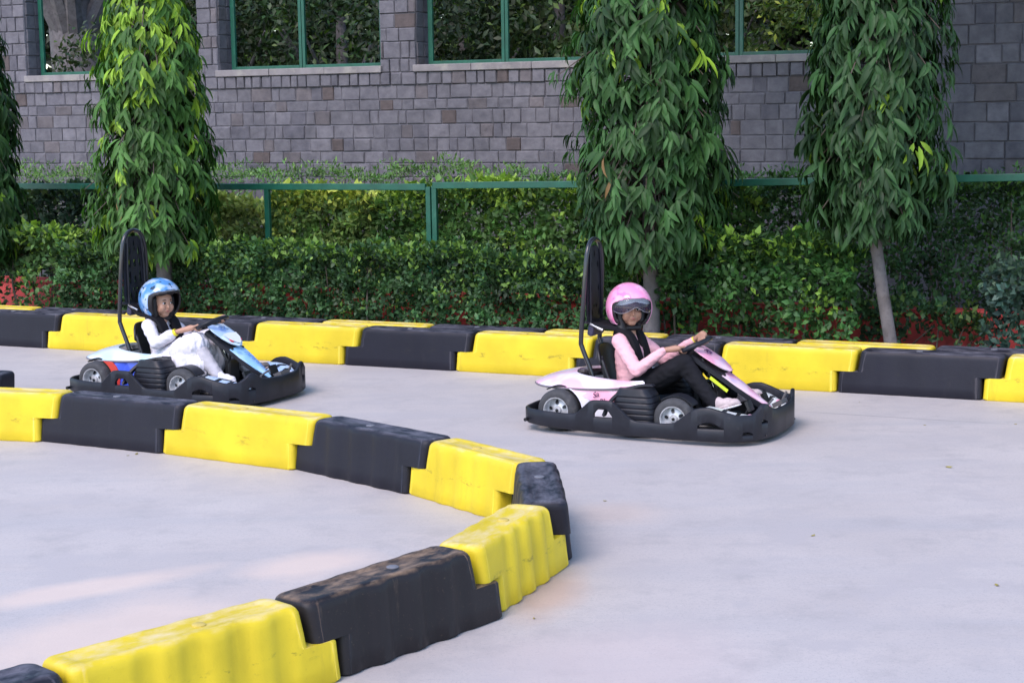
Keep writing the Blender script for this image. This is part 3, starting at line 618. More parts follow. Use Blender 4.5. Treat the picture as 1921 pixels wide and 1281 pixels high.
# ---------------------------------------------------------------- go-kart
def gokart(name,loc,yaw,label,fair,side_a,side_b,nose,plate,steer,scheme):
    k=empty(name,loc,yaw); tag(k,label,'go-kart','go-karts on the track')
    # perimeter bumper -------------------------------------------------
    half=[(-.70,0,.15),(-.70,-.2,.15),(-.685,-.36,.152),(-.62,-.47,.155),(-.48,-.535,.155),(-.30,-.555,.152),(-.225,-.56,.154),(-.115,-.56,.252),(-.09,-.56,.256),(.02,-.56,.257),(.045,-.56,.254),(.18,-.565,.142),(.22,-.565,.135),(.40,-.57,.131),(.48,-.57,.140),(.61,-.568,.238),(.66,-.565,.252),(.72,-.56,.256),(.80,-.548,.235),(.90,-.51,.205),(.98,-.44,.204),(1.005,-.385,.235),(1.02,-.35,.266),(1.033,-.30,.262),(1.05,-.245,.222),(1.06,-.18,.210),(1.065,0,.203)]
    holes=[((-.10,.045),.145,.195,'x'),((.63,.80),.118,.155,'tri'),((.915,.975),.075,.092,'c'),((1.012,1.030),.14,.158,'c')]
    pts=[];
    for i in range(len(half)-1):
        a,b=np.array(half[i]),np.array(half[i+1]); n=max(2,int(np.linalg.norm(a[:2]-b[:2])/.014))
        for j in range(n): pts.append(a+(b-a)*j/n)
    pts.append(np.array(half[-1])); A=np.array(pts)
    for _ in range(5): A[1:-1,:2]=(A[:-2,:2]+A[2:,:2]+2*A[1:-1,:2])/4
    for _ in range(1): A[1:-1,2]=(A[:-2,2]+A[2:,2]+2*A[1:-1,2])/4
    full=[tuple(p) for p in A]+[(p[0],-p[1],p[2]) for p in A[::-1][1:-1]]
    n=len(full); mb=MB()
    nor=[]
    for i in range(n):
        a,b=Vector(full[i-1][:2]),Vector(full[(i+1)%n][:2]); t=(b-a).normalized(); nor.append(Vector((t.y,-t.x)))
    zb=.032; th=.028
    zbf=lambda p: float(np.interp(p[0],[-.7,-.3,.1],[.056,.045,.032]))
    def hole(p):
        x,y=p[0],abs(p[1])
        for (x0,x1),h0,h1,ty in holes:
            if x0<=x<=x1 and (ty!='c' or y>.25) and y>.2:
                f=(x-x0)/(x1-x0); e=1
                if ty=='x': e=min(1,f*4,(1-f)*4); return h0,h0+(h1-h0)*e
                if ty=='tri': return h0,h0+(h1-h0)*math.sin(PI*f)
                return h0,h0+(h1-h0)*math.sin(PI*f)**.6
        return None
    def section(i,z0,z1):
        p=full[i]; nn=nor[i]; rr=min(.008,(z1-z0)/3); O=Vector((p[0],p[1])); I=O-nn*th
        bul=.008
        return [Vector((O.x-nn.x*rr,O.y-nn.y*rr,z0)),Vector((O.x,O.y,z0+rr)),Vector((O.x+nn.x*bul*0,O.y,(z0+z1)/2)),Vector((O.x,O.y,z1-rr)),Vector((O.x-nn.x*rr,O.y-nn.y*rr,z1)),Vector((I.x+nn.x*rr,I.y+nn.y*rr,z1)),Vector((I.x,I.y,z1-rr)),Vector((I.x,I.y,z0+rr)),Vector((I.x+nn.x*rr,I.y+nn.y*rr,z0))]
    i=0; bands=[]
    hs=[hole(p) for p in full]
    # solid stretches
    start=next(j for j in range(n) if hs[j] is None and hs[j-1] is None)
    seq=[(start+j)%n for j in range(n+1)]; cur=[];kind=None
    def flush(cur,kind):
        if len(cur)<2: return
        if kind is None: mb.rings([section(j,zbf(full[j]),full[j][2]) for j in cur],cap=True)
        else:
            lo_=[];hi_=[]
            for j in cur:
                h=hs[j] or hs_edge(j,cur); lo_.append(section(j,zbf(full[j]),h[0])); hi_.append(section(j,h[1]+.0004,full[j][2]))
            mb.rings(lo_); mb.rings(hi_)
    def hs_edge(j,cur):
        for q_ in cur:
            if hs[q_]: return (hs[q_][0],hs[q_][0])
    for a_ in seq:
        kd=None if hs[a_] is None else 1
        if cur and kd!=kind:
            cur2=cur+[a_] if kind is None else cur+[a_]
            if kind is None: flush(cur+[a_],None); cur=[a_]
            else: flush(cur+[a_],1); cur=[a_]
            kind=kd; continue
        kind=kd; cur.append(a_)
    flush(cur,kind)
    bo=mb.build('bumper',M['blackp'],k)
    # floor pan and chassis ----------------------------------------------
    mb=MB(); mb.box((.22,0,.055),(1.62,.66,.012)); 
    for s in(-1,1): mb.tube([(-.62,.30*s,.075),(.1,.33*s,.075),(.85,.26*s,.075),(1.05,.15*s,.08)],.016,8)
    for x in(-.62,-.1,.5,.9): mb.tube([(x,-.5,.08),(x,.5,.08)],.013,8)
    mb.tube([(-.42,-.40,.13),(-.42,.40,.13)],.016,8); mb.build('chassis',M['dark'],k)
    # engine block behind the seat
    mb=MB(); mb.box((-.42,.12,.20),(.26,.22,.2)); mb.box((-.30,-.12,.2),(.16,.14,.18)); mb.tube([(-.36,-.03,.30),(-.28,-.06,.32),(-.20,-.09,.33)],.02,10); mb.build('engine',simple('engine_grey',(.10,.10,.10),.5,metal=.5,dirt=((.3,.3,.3),30,.6)),k,False,.01)
    # wheels ---------------------------------------------------------------
    for nm,x,y,st,wd,r in(('rear',-.42,-.365,0,.15,.143),('rear',-.42,.365,0,.15,.143),('front',.42,-.38,steer,.12,.138),('front',.42,.38,steer,.12,.138)):
        ax=Matrix.Rotation(R(st),3,'Z')@Vector((0,1 if y>0 else -1,0)); c=Vector((x,y-(wd/2 if y>0 else -wd/2),r)); w=empty('wheel',(0,0,0)); w.parent=k; w.location=(x,y,r)
        c=Vector((0,0,0)); h=wd/2
        t=MB(); prof=[(r*.64,-h*.92),(r*.78,-h),(r*.93,-h*.86),(r*.99,-h*.55),(r,0),(r*.99,h*.55),(r*.93,h*.86),(r*.78,h),(r*.64,h*.92),(r*.62,h*.4),(r*.62,-h*.4)]
        t.lathe(prof+[prof[0]],c,ax,40,cap=False); t.build('tyre',M['rubber'],w)
        q_=MB(); R1=r*.64
        q_.lathe([(R1,h*.95),(R1*1.02,h*.86),(R1*.98,h*.80),(R1*.90,h*.30),(R1*.86,-.1*h),(R1*.86,-.3*h)],c,ax,36,cap=False)
        q_.lathe([(R1,h*.95),(R1*.94,h*.93),(R1*.90,h*.60),(R1*.88,h*.2)],c,ax,36,cap=False)
        a=ax.orthogonal().normalized(); b=ax.cross(a)
        for j in range(5):
            th_=2*PI*j/5+.3; continue
            d=a*math.cos(th_)+b*math.sin(th_); sd_=ax.cross(d)
            p0=c+ax*h*.42+d*R1*.16; p1=c+ax*h*.22+d*R1*.88
            V=[]
            for p_,w_ in((p0,R1*.17),(p1,R1*.13)):
                for z_ in(-.006,.006):
                    V+= [p_+ax*z_-sd_*w_,p_+ax*z_+sd_*w_]
            q_.add(V,[(0,1,3,2),(4,6,7,5),(0,4,5,1),(2,3,7,6),(0,2,6,4),(1,5,7,3)])
        q_.lathe([(R1*.885,h*.22),(R1*.84,h*.16),(R1*.60,h*.30),(R1*.30,h*.42)],c,ax,36,cap=False)
        q_.lathe([(.001,h*.62),(R1*.22,h*.62),(R1*.28,h*.5),(R1*.30,h*.1)],c,ax,20,cap=False)
        q_.build('rim',M['rim'],w)
        q_=MB()
        for j in range(5):
            th_=2*PI*j/5+.3; d=a*math.cos(th_)+b*math.sin(th_); sd_=ax.cross(d)
            hole_=[c+ax*h*(.365-.13*(math.cos(t_)+.0)*.9)+d*R1*(.60+.17*math.cos(t_))+sd_*R1*.13*math.sin(t_)+ax*.002 for t_ in np.linspace(0,2*PI,14,endpoint=False)]
            q_.add(hole_,[tuple(range(14))])
        q_.lathe([(.001,h*.75),(R1*.11,h*.75),(R1*.12,h*.5)],c,ax,14,cap=False); q_.lathe([(R1*.85,-.35*h),(.001,-.35*h)],c,ax,24,cap=False); q_.build('hub',M['dark'],w)
    # rear fairing ---------------------------------------------------------------
    ho=[(.19,-.335,.345),(.06,-.375,.322),(-.10,-.385,.305),(-.30,-.375,.295),(-.48,-.33,.288),(-.62,-.25,.284),(-.71,-.13,.283),(-.735,0,.285)]
    hi=[(.17,-.325,.360),(.05,-.31,.350),(-.08,-.285,.352),(-.20,-.255,.356),(-.31,-.215,.362),(-.38,-.15,.366),(-.41,-.07,.370),(-.42,0,.372)]
    ho=smooth_pts(ho,6); hi=smooth_pts(hi,6); O=ho+[(p[0],-p[1],p[2]) for p in ho[::-1][1:]]; I=hi+[(p[0],-p[1],p[2]) for p in hi[::-1][1:]]
    rs=[]
    for o_,i_ in zip(O,I):
        o_,i_=Vector(o_),Vector(i_); d=(i_-o_); 
        row=[o_+Vector((0,0,-.012))+d*.03,o_+Vector((0,0,.004))]
        for f in(.08,.25,.5,.75,.93,1): row.append(o_+d*f+Vector((0,0,.006+.014*math.sin(PI*min(1,f*1.0))**.8*min(1,d.length/.08))))
        row.append(i_+d*.0+Vector((0,0,-.012))); row.append(o_+d*.9+Vector((0,0,-.004))); row.append(o_+d*.4+Vector((0,0,-.006))); rs.append(row)
    mb=MB(); mb.rings(rs,cap=True); mb.build('rear_fairing',fair,k)
    # grey rubber lip round the fairing edge
    mb=MB(); mb.tube([Vector(p)+Vector((0,0,-.004)) for p in O],.0065,8); mb.build('edge_trim',simple('grey_trim',(.16,.14,.16),.5),k)
    # side panels -----------------------------------------------------------------
    for s in(-1,1):
        def pan(poly,mat,nm,yo):
            V=[(x,s*(yy+yo),z) for x,z,yy in poly]+[(x,s*(yy+yo-.008),z) for x,z,yy in poly]; n_=len(poly)
            Fc=[tuple(range(n_)),tuple(reversed(range(n_,2*n_)))]+[(i_,(i_+1)%n_,(i_+1)%n_+n_,i_+n_) for i_ in range(n_)]
            mm=MB(); mm.add(V,Fc); o_=mm.build(nm,mat,k,False); return o_
        # white / red wedge then coloured panel, leading edge curved round the wheel arch
        arch=[(-.42+.175*math.cos(t),.135+.175*math.sin(t)) for t in np.linspace(R(64),R(-22),9)]
        A_=[(x,z,.385) for x,z in arch]
        if scheme=='pink':
            pan(A_+[(.02,.07,.40),(.05,.30,.365),(-.12,.292,.372),(-.32,.288,.372)],side_a,'side_panel',0)
            sp=[(-.335,.285,.372),(.10,.296,.372),(.09,.205,.383),(-.02,.185,.387),(-.14,.205,.386),(-.27,.258,.377)]
            pan(sp,side_b,'side_panel_graphic',.004)
        else:
            pan(A_+[(.02,.07,.40),(.05,.30,.365),(-.12,.292,.372),(-.32,.288,.372)],side_a,'side_panel',0)
            wd_=[(x,z,.385) for x,z in arch]+[(x+.055+.03*(1-i_/8),z,.385) for i_,(x,z) in reversed(list(enumerate(arch)))]
            pan(wd_,side_b,'side_panel_graphic',.004)
        # wheel-arch liner
        mb=MB(); rs=[]
        for t in np.linspace(R(60),R(125),9):
            c_,s_=math.cos(t),math.sin(t); rs.append([Vector((-.42+.17*c_,s*.30,.135+.165*s_)),Vector((-.42+.17*c_,s*.40*.9,.135+.165*s_)),Vector((-.42+.178*c_,s*.40*.9,.135+.173*s_)),Vector((-.42+.178*c_,s*.30,.135+.173*s_))])
        mb.rings(rs); mb.build('arch_liner',M['blackp'],k)
        # ribbed side pod
        rs=[];mb=MB()
        for i_ in range(46):
            z=.05+.275*i_/45; f=(z-.05)/.275; rib=(-.006 if i_%6==0 else 0) if .12<f<.92 else 0
            rx=.125+.030*math.sin(PI*min(1,f*1.1))-.03*max(0,f-.85)*5; ry=.115+.02*math.sin(PI*f)+rib; cx=.135+.02*(1-f)
            rs.append([Vector((cx+(rx+rib)*math.copysign(abs(math.cos(a_))**.45,math.cos(a_)),s*(.375-.03*f)+ry*math.copysign(abs(math.sin(a_))**.45,math.sin(a_))*.85,z)) for a_ in np.linspace(0,2*PI,28,endpoint=False)])
        mb.rings(rs); mb.build('ribbed_pod',M['blackp'],k)
        # arched black cowl edge rising over the pod from the bumper plateau to the fairing
        mb=MB(); arc=smooth_pts([(-.03,.555*1,.16),(-.015,.50,.23),(.02,.45,.285),(.08,.41,.325),(.17,.375,.347),(.24,.34,.345)],5); mb.rings([[Vector((x,s*y,z)),Vector((x,s*(y-.05),z)),Vector((x+.012,s*(y-.05),z-.012)),Vector((x+.012,s*y,z-.012))] for x,y,z in arc]); mb.build('cowl_edge',M['blackp'],k)
        # front fender strip
        mb=MB(); rs=[]
        for t in np.linspace(R(38),R(128),12):
            rr=.152; c_,s_=math.cos(t),math.sin(t); x0=.40+rr*c_*-1*-1; yin=.33; rs.append([Vector((.42+rr*c_,s*.27,.13+rr*s_)),Vector((.42+rr*c_,s*.385,.13+rr*s_)),Vector((.42+(rr+.008)*c_,s*.385,.13+(rr+.008)*s_)),Vector((.42+(rr+.008)*c_,s*.27,.13+(rr+.008)*s_))])
        mb.rings(rs); mb.build('fender',M['blackp'],k)
        # foot-well side cover, painted
        poly=[(.60,.205),(.66,.228),(.72,.222),(.80,.20),(.90,.175),(1.0,.165)]
        mb=MB(); rs=[]
        for x,z in poly: rs.append([Vector((x,s*.50*(1-.35*max(0,x-.8)/.2),z-.012)),Vector((x,s*.38*(1-.35*max(0,x-.8)/.2),z+.006)),Vector((x,s*.24,z-.03)),Vector((x,s*.24,z-.04)),Vector((x,s*.38*(1-.35*max(0,x-.8)/.2),z-.004)),Vector((x,s*.50*(1-.35*max(0,x-.8)/.2),z-.022))])
        mb.rings(rs); mb.build('footwell_cover',M['white'] if scheme=='pink' else M['bplate'],k)
        for (xa,xb,mt) in ((.905,.975,side_b if scheme=='pink' else M['winkw']),(.76,.785,M['dark']),(.845,.865,M['dark'])):
            mb=MB(); zf=lambda x:np.interp(x,[p[0] for p in poly],[p[1] for p in poly])
            mb.rings([[Vector((x,s*.46*(1-.35*max(0,x-.8)/.2),zf(x)-.001)),Vector((x,s*.38*(1-.35*max(0,x-.8)/.2),zf(x)+.010)),Vector((x,s*.26,zf(x)-.021)),Vector((x,s*.26,zf(x)-.027)),Vector((x,s*.46*(1-.35*max(0,x-.8)/.2),zf(x)-.01))] for x in(xa,(xa+xb)/2,xb)]); mb.build('cover_stripe',mt,k,False)
    if scheme=='pink':
        text('lettering','Sa',.052,(-.145,-.392,.262),(1,0,.35),(-.2,0,1),M['ink'],k,shear=.4); text('lettering','RJ',.045,(-.095,-.394,.222),(1,0,.15),(-.1,0,1),M['ink'],k,shear=.2)
    # roll hoop ---------------------------------------------------------------
    hp=[(-.22,-.165,.08),(-.255,-.165,.33),(-.335,-.165,.54),(-.345,-.165,.60),(-.328,-.16,.85),(-.315,-.145,1.08),(-.312,-.12,1.20),(-.312,-.07,1.262),(-.312,0,1.283)]
    hp=smooth_pts(hp,5); hp=hp+[(p[0],-p[1],p[2]) for p in hp[::-1][1:]]
    mb=MB(); mb.tube(hp,.0165,12); mb.build('roll_hoop',M['tubeb'],k)
    # mesh back panel inside the hoop with slots
    mb=MB()
    def hw_(z): return float(np.interp(z,[.66,.80,1.05,1.18,1.235],[.115,.138,.128,.10,.05]))
    zs=np.linspace(.70,1.235,30)
    for a_ in range(len(zs)-1):
        z0,z1=zs[a_],zs[a_+1]; w0,w1=hw_(z0),hw_(z1); nn_=13
        for b_ in range(nn_):
            f0,f1=-1+2*b_/nn_,-1+2*(b_+1)/nn_
            slot=(scheme=='blue' and b_ in(3,6,9) and (a_%7) in(2,3,4) and a_<24) or (b_ in(3,9) and (a_%9) in(3,4)) or (b_==6 and a_ in(25,26)) or (b_ in (5,7) and a_ in(6,))
            if slot: continue
            xx=lambda z:-.305-.012*(z-.7)
            mb.add([(xx(z0),w0*f0,z0),(xx(z0),w0*f1,z0),(xx(z1),w1*f1,z1),(xx(z1),w1*f0,z1),(xx(z0)-.012,w0*f0,z0),(xx(z0)-.012,w0*f1,z0),(xx(z1)-.012,w1*f1,z1),(xx(z1)-.012,w1*f0,z1)],[(0,1,2,3),(7,6,5,4)]+([(0,4,5,1)] if a_==0 else [])+([(0,3,7,4)] if b_==0 else [])+([(1,5,6,2)] if b_==nn_-1 else []))
    for s in(-1,1): mb.tube([(-.305,.08*s,1.24),(-.30,.10*s,1.0),(-.30,.10*s,.70),(-.30,.03*s,.64)],.009,6)
    mb.tube([(-.315,-.16,.72),(-.30,0,.70),(-.315,.16,.72)],.011,8)
    mb.build('back_panel',M['blackp'],k,False)
    mb=MB(); mb.box((-.30,0,.66),(.05,.22,.09),Matrix.Rotation(R(12),3,'Y')); mb.build('neck_pad',simple('navy_pad',(.05,.045,.09),.6),k,False,.02)
    # seat ---------------------------------------------------------------
    prof=[(.26,.115),(.20,.10),(.05,.085),(-.07,.10),(-.15,.19),(-.20,.33),(-.235,.46),(-.25,.535),(-.252,.56)]; prof=smooth_pts(prof,3); rs=[]
    for x,z in prof:
        f=min(1,max(0,(z-.1)/.4)) if x<0 else 0; hw2=.185-.03*f; row=[]
        for y in np.linspace(-1,1,13):
            lift=.10*abs(y)**3 if x>-.12 else .0; fw=.11*abs(y)**3*(1-f*.5) if x<=-.07 else 0
            row.append(Vector((x+fw,y*hw2,z+lift-(.10*(abs(y)**4) if z>.5 else 0))))
        rs.append(row)
    mb=MB(); mb.rings(rs,cap=False,closed=False); so=mb.build('seat',M['seatm'],k); sm=so.modifiers.new('s','SOLIDIFY'); sm.thickness=.018; sm.offset=-1
    # steering wheel ---------------------------------------------------------------
    cw=Vector((.43,-.005,.578)); nz=Vector((-.42,-.04,.9)).normalized(); ax_=Vector((0,1,0)); ay=nz.cross(ax_).normalized(); ax_=ay.cross(nz)
    def wpnt(t,r=.130): return cw+(ax_*math.cos(t)*r+ay*math.sin(t)*r*.86)
    st=MB(); st.tube([wpnt(2*PI*j/40,.130-.010*math.cos(2*2*PI*j/40)*-1) for j in range(40)],.0165,10,closed=True); swr=empty('steering_wheel'); swr.parent=k; st.build('wheel_rim',M['blackp'],swr)
    sp=MB()
    for t in(0,PI,PI*1.5,PI*.5): sp.tube([cw-nz*.01,(cw+wpnt(t))/2-nz*.004,wpnt(t)],[.018,.012,.010],8)
    sp.lathe([(.001,.016),(.040,.014),(.048,0),(.04,-.02),(.001,-.025)],cw,nz,20,cap=False); sp.build('wheel_hub',M['dark'],swr)
    mb=MB(); mb.tube([cw-nz*.02,Vector((.50,0,.45)),Vector((.585,0,.22)),Vector((.60,0,.08))],[.016,.014,.013,.013],10); mb.build('steering_column',M['chrome'],k)
    mb=MB()
    for s in(-1,1):
        mb.tube([(.50,.07*s,.50),(.565,.065*s,.36),(.60,.05*s,.30),(.60,.04*s,.07)],.011,8); mb.tube([(.60,.05*s,.28),(.66,.07*s,.40)],.010,8)
    mb.box((.60,0,.19),(.05,.11,.22)); mb.build('column_frame',M['dark'],k)
    # nose ---------------------------------------------------------------
    top=[(.455,.535,.105),(.56,.468,.112),(.66,.400,.085)]; low=[(.645,.392,.098),(.74,.330,.088),(.84,.262,.062),(.925,.205,.030),(.955,.182,.016)]
    def slab(pr,mt,nm,up,thk,wsc=1.0,ins=0):
        rs=[]
        for x,z,w_ in pr:
            w2=w_*wsc-ins; nx,nzv=.56*up,.83*up; rs.append([Vector((x+nx,-w2,z+nzv-.005)),Vector((x+nx*1.1,-w2*.6,z+nzv+.002)),Vector((x+nx*1.12,0,z+nzv+.003)),Vector((x+nx*1.1,w2*.6,z+nzv+.002)),Vector((x+nx,w2,z+nzv-.006)),Vector((x+nx-thk*.56,w2,z+nzv-thk*.83)),Vector((x+nx-thk*.56,-w2,z+nzv-thk*.83))])
        m_=MB(); m_.rings(rs); return m_.build(nm,mt,k)
    slab([(.44,.53,.104),(.56,.452,.108),(.66,.386,.092),(.76,.315,.082),(.86,.245,.060),(.965,.168,.018)],M['blackp'],'nose_frame',0,.034,1.0)
    slab(low,nose,'nose_panel',.006,.010,.93)
    slab([(.445,.548,.100),(.50,.515,.112),(.58,.467,.110),(.64,.425,.075),(.675,.402,.02)],plate,'number_plate',.022,.012,.97)
    def np_(x,y,lift=.0):  # point on the nose surface
        z=np.interp(x,[.445,.50,.58,.64,.675],[.548,.515,.467,.425,.402]); return Vector((x+.56*(.036+lift),y,z+.83*(.036+lift)))
    xd=Vector((0,-1,0)); yd=(np_(.46,0)-np_(.60,0)).normalized()
    if scheme=='pink':
        text('lettering','05',.07,np_(.51,-.025,.001),xd,yd,M['ink'],k)
        mb=MB(); mb.box((.63,-.105,.335),(.15,.004,.022),Matrix.Rotation(R(35),3,'Y')); mb.build('lime_sticker',M['yellows'],k,False)
    else:
        text('lettering','X5',.07,np_(.51,0,.001),xd,yd,M['bink'],k)
        for s in(-1,1):
            mb=MB(); mb.lathe([(.001,.004),(.020,.003),(.022,-.002)],np_(.625,.048*s,-.006),(.56,0,.83),16,cap=False); mb.build('red_emblem',M['redp'],k)
        mb=MB(); c_=[np_(x,y,-.002) for x,y in((.565,-.085),(.555,0),(.565,.085),(.61,.075),(.655,.03),(.668,0),(.655,-.03),(.61,-.075))]; mb.add(c_,[tuple(range(8))]); mb.build('white_crest',M['white'],k,False)
        mb=MB()
        for j in range(11):
            x=.72+.0185*j; z=np.interp(x,[p[0] for p in low],[p[1] for p in low]); w_=np.interp(x,[p[0] for p in low],[p[2] for p in low])
            mb.box((x+.012,.18*w_,z+.0195),(.006,w_*.55,.002),Matrix.Rotation(R(36),3,'Y')@Matrix.Rotation(R(25 if j%2 else -20),3,'Z'))
        mb.build('nose_marks',M['bink'],k,False)
    # front bracket and pedals
    mb=MB(); mb.tube([(.98,-.16,.07),(.98,-.16,.22),(.99,-.06,.25)],.008,6); mb.box((.99,.10,.20),(.07,.12,.03),Matrix.Rotation(R(-25),3,'Y')); mb.tube([(.93,.2,.1),(1.0,.22,.26)],.009,6); mb.build('front_bracket',simple('grey_bracket',(.12,.11,.11),.55,metal=.2),k)
    for s in(-1,1):
        mb=MB(); mb.tube([(.80,.17*s,.07),(.86,.17*s,.20)],.009,6); mb.box((.865,.17*s,.215),(.02,.08,.07),Matrix.Rotation(R(-25),3,'Y')); mb.build('pedal',M['dark'],k,False)
    return k,cw,wpnt,nz
def harness(k,sh,chest_z,waist):
    """black padded shoulder belts lying on the driver, part of the kart"""
    for s in(-1,1):
        p=[(-.295,.07*s,.70),(-.20,.078*s,sh+.105),(-.09,.082*s,sh+.090),(-.005,.080*s,sh+.035),(0.05,.070*s,chest_z),(.062,.045*s,waist)]
        p=smooth_pts(p,4); rs=[]
        for i,q_ in enumerate(p):
            a,b=Vector(p[max(0,i-1)]),Vector(p[min(len(p)-1,i+1)]); t=(b-a).normalized(); sd_=Vector((0,1,0)); nn=t.cross(sd_).normalized(); wd=.041; th=.014
            c=Vector(q_); rs.append([c-sd_*wd-nn*th,c+sd_*wd-nn*th,c+sd_*wd*1.05,c+sd_*wd+nn*th,c-sd_*wd+nn*th,c-sd_*wd*1.05])
        mb=MB(); mb.rings(rs); mb.build('shoulder_belt',M['blackcloth'],k)
    mb=MB(); mb.tube([(-.32,-.10,.715),(-.27,-.115,.69),(-.20,-.12,.665)],.009,6); mb.build('belt_buckle',M['chrome'],k)
    mb=MB(); mb.tube(smooth_pts([(-.12,-.17,.20),(-.03,-.19,.27),(.06,-.14,.315),(.11,0,.325),(.06,.14,.315),(-.1,.17,.2)],4),.017,8); mb.build('lap_belt',M['blackcloth'],k)
# ---------------------------------------------------------------- drivers
def driver(kart_tf,J,style,label,rimP):
    loc,yaw=kart_tf; root_mats=M[J['skin']]
    hc=Vector(J['head']); hr=Matrix.Rotation(R(J['hyaw']),3,'Z')@Matrix.Rotation(R(J.get('htilt',0)),3,'Y'); hs=J['hs']
    def hp(x,y,z): return hc+hr@Vector((x*hs,y*hs,z*hs))
    pr=[]
    def cap(a,b,r0,r1): pr.append(('cap',a,b,r0,r1))
    # head and neck
    pr.append(('ell',hp(0,0,.018),(.088*hs,.072*hs,.088*hs),hr)); pr.append(('ell',hp(.020,0,-.036),(.062*hs,.063*hs,.054*hs),hr)); cap(hp(.048,-.006,-.074),hp(.048,.006,-.074),.023*hs,.023*hs)
    cap(hp(.080,0,.010),hp(.092,0,-.020),.006*hs,.0095*hs); cap(hp(.058,.034,-.022),hp(.048,.036,-.038),.029*hs,.028*hs); cap(hp(.058,-.034,-.022),hp(.048,-.036,-.038),.029*hs,.028*hs)
    cap(hp(.076,-.010,-.046),hp(.076,.010,-.046),.0105*hs,.0105*hs)
    nk=Vector(J['neck']); cap(hp(-.01,0,-.05),nk,.042*hs,.048*hs)
    # torso
    ch=Vector(J['chest']); pe=Vector(J['pelvis']); cap(ch,pe,.080,.085); sh=[Vector(a) for a in J['sh']]; cap(sh[0],sh[1],.042,.042); cap(nk,ch,.05,.07)
    arms=[]
    for s in range(2):
        el=Vector(J['el'][s]); wr=Vector(J['wr'][s]); cap(sh[s],el,.036,.029); cap(el,wr,.028,.0185)
        # hand closed on the rim
        P0=Vector(rimP[s][0]); tn=Vector(rimP[s][1]).normalized(); wd=(wr-P0); wd=(wd-tn*wd.dot(tn)).normalized(); up=tn.cross(wd).normalized()
        if up.z<0: up=-up
        pc=P0+wd*.040+up*.010; cap(wr,pc+wd*.012,.0185,.0245); cap(pc-tn*.016,pc+tn*.018,.019,.019)
        for i in range(4): 
            kx=(i-1.5)*.0165; ln=[.94,1.05,1.0,.82][i]; k0=P0+tn*kx+wd*.030+up*.016; cap(pc+tn*kx*.7,k0,.0115,.0098)
            k1=P0+tn*kx*1.05-wd*.001*ln+up*(.027*ln); k2=P0+tn*kx*1.1-wd*(.024*ln)+up*.008; k3=P0+tn*kx*1.1-wd*(.017*ln)-up*.013
            cap(k0,k1,.0092,.0086); cap(k1,k2,.0085,.0078); cap(k2,k3,.0076,.0066)
        sg=1 if s==0 else -1; inner=tn*(.016 if (tn.dot(Vector((0,0,1)))>-9 and True) else 0)*J.get('thumb',1)
        t0=pc+inner*.6-up*.006; t1=P0+inner*1.0+wd*.010-up*.012; t2=P0+inner*.75-wd*.010-up*.021; cap(pc,t0,.013,.011); cap(t0,t1,.0105,.0095); cap(t1,t2,.009,.0075)
    for s in range(2):
        hip=Vector(J['hip'][s]); kn=Vector(J['kn'][s]); an=Vector(J['an'][s]); cap(hip,kn,.060,.042); cap(kn,an,.040,.026); toe=Vector(J['toe'][s]); cap(an,an+(toe-an)*.35-Vector((0,0,.02)),.024,.016)
    body=fuse('person',pr,root_mats,None,.0045,3)
    body.location=loc; body.rotation_euler=(0,0,yaw); tag(body,label,'person','children driving the karts')
    B=body
    # face
    for s in(-1,1):
        e=MB(); V,Fc=ell_prim(hp(.0785,.030*s,.012),(.006*hs,.0145*hs,.0082*hs),hr,14); e.add(V,Fc); e.build('eye',M['eyew'],B)
        e=MB(); V,Fc=ell_prim(hp(.0828,.030*s+J.get('gaze',0),.012),(.004*hs,.0075*hs,.0076*hs),hr,12); e.add(V,Fc); e.build('iris',M['eyed'],B)
        e=MB(); e.tube([hp(.083,.014*s,.034),hp(.0855,.028*s,.038),hp(.077,.045*s,.033)],[.0022,.0032,.0016],6); e.build('eyebrow',M['hair'],B)
        e=MB(); e.tube([hp(.083,.015*s,.016),hp(.0865,.029*s,.0215),hp(.077,.046*s,.016)],[.0014,.0024,.0014],6); e.build('eyelash',M['hair'],B)
    e=MB(); e.tube([hp(.0785,-.020,-.0475),hp(.0855,-.008,-.0435),hp(.0865,0,-.0445),hp(.0855,.008,-.0435),hp(.0785,.020,-.0475)],[.0015,.0034,.0032,.0034,.0015],8); e.tube([hp(.079,-.016,-.0485),hp(.0855,0,-.0515),hp(.079,.016,-.0485)],[.0015,.0042,.0015],8); e.build('lips',M['lip'],B)
    # hair / hood around the face and down to the shoulders
    hpz=[]
    for s in(-1,1):
        hpz+= [('cap',hp(.005,.074*s,.03),hp(.012,.072*s,-.06),.030*hs,.032*hs),('cap',hp(.012,.070*s,-.06),Vector((nk.x-.01,s*.085,nk.z-.02)),.032*hs,.036*hs),('cap',Vector((nk.x-.01,s*.085,nk.z-.02)),Vector((nk.x+.045,s*.06,nk.z-.10)),.03,.02)]
    hpz+= [('ell',hp(-.03,0,.0),(.085*hs,.092*hs,.11*hs),hr),('cap',hp(-.05,0,-.06),Vector((nk.x-.05,0,nk.z-.03)),.07*hs,.06*hs),('cap',hp(.050,-.05,.082),hp(.050,.05,.082),.020*hs,.020*hs),('cap',hp(.020,-.055,-.112),hp(.020,.055,-.112),.02*hs,.02*hs)]
    fuse('hair',hpz,M['hair'],B,.006,3)
    # helmet: open-face shell
    H0=MB(); Rh=.150*hs; seg=56; rows=34; cc=hp(-.014,0,.022)
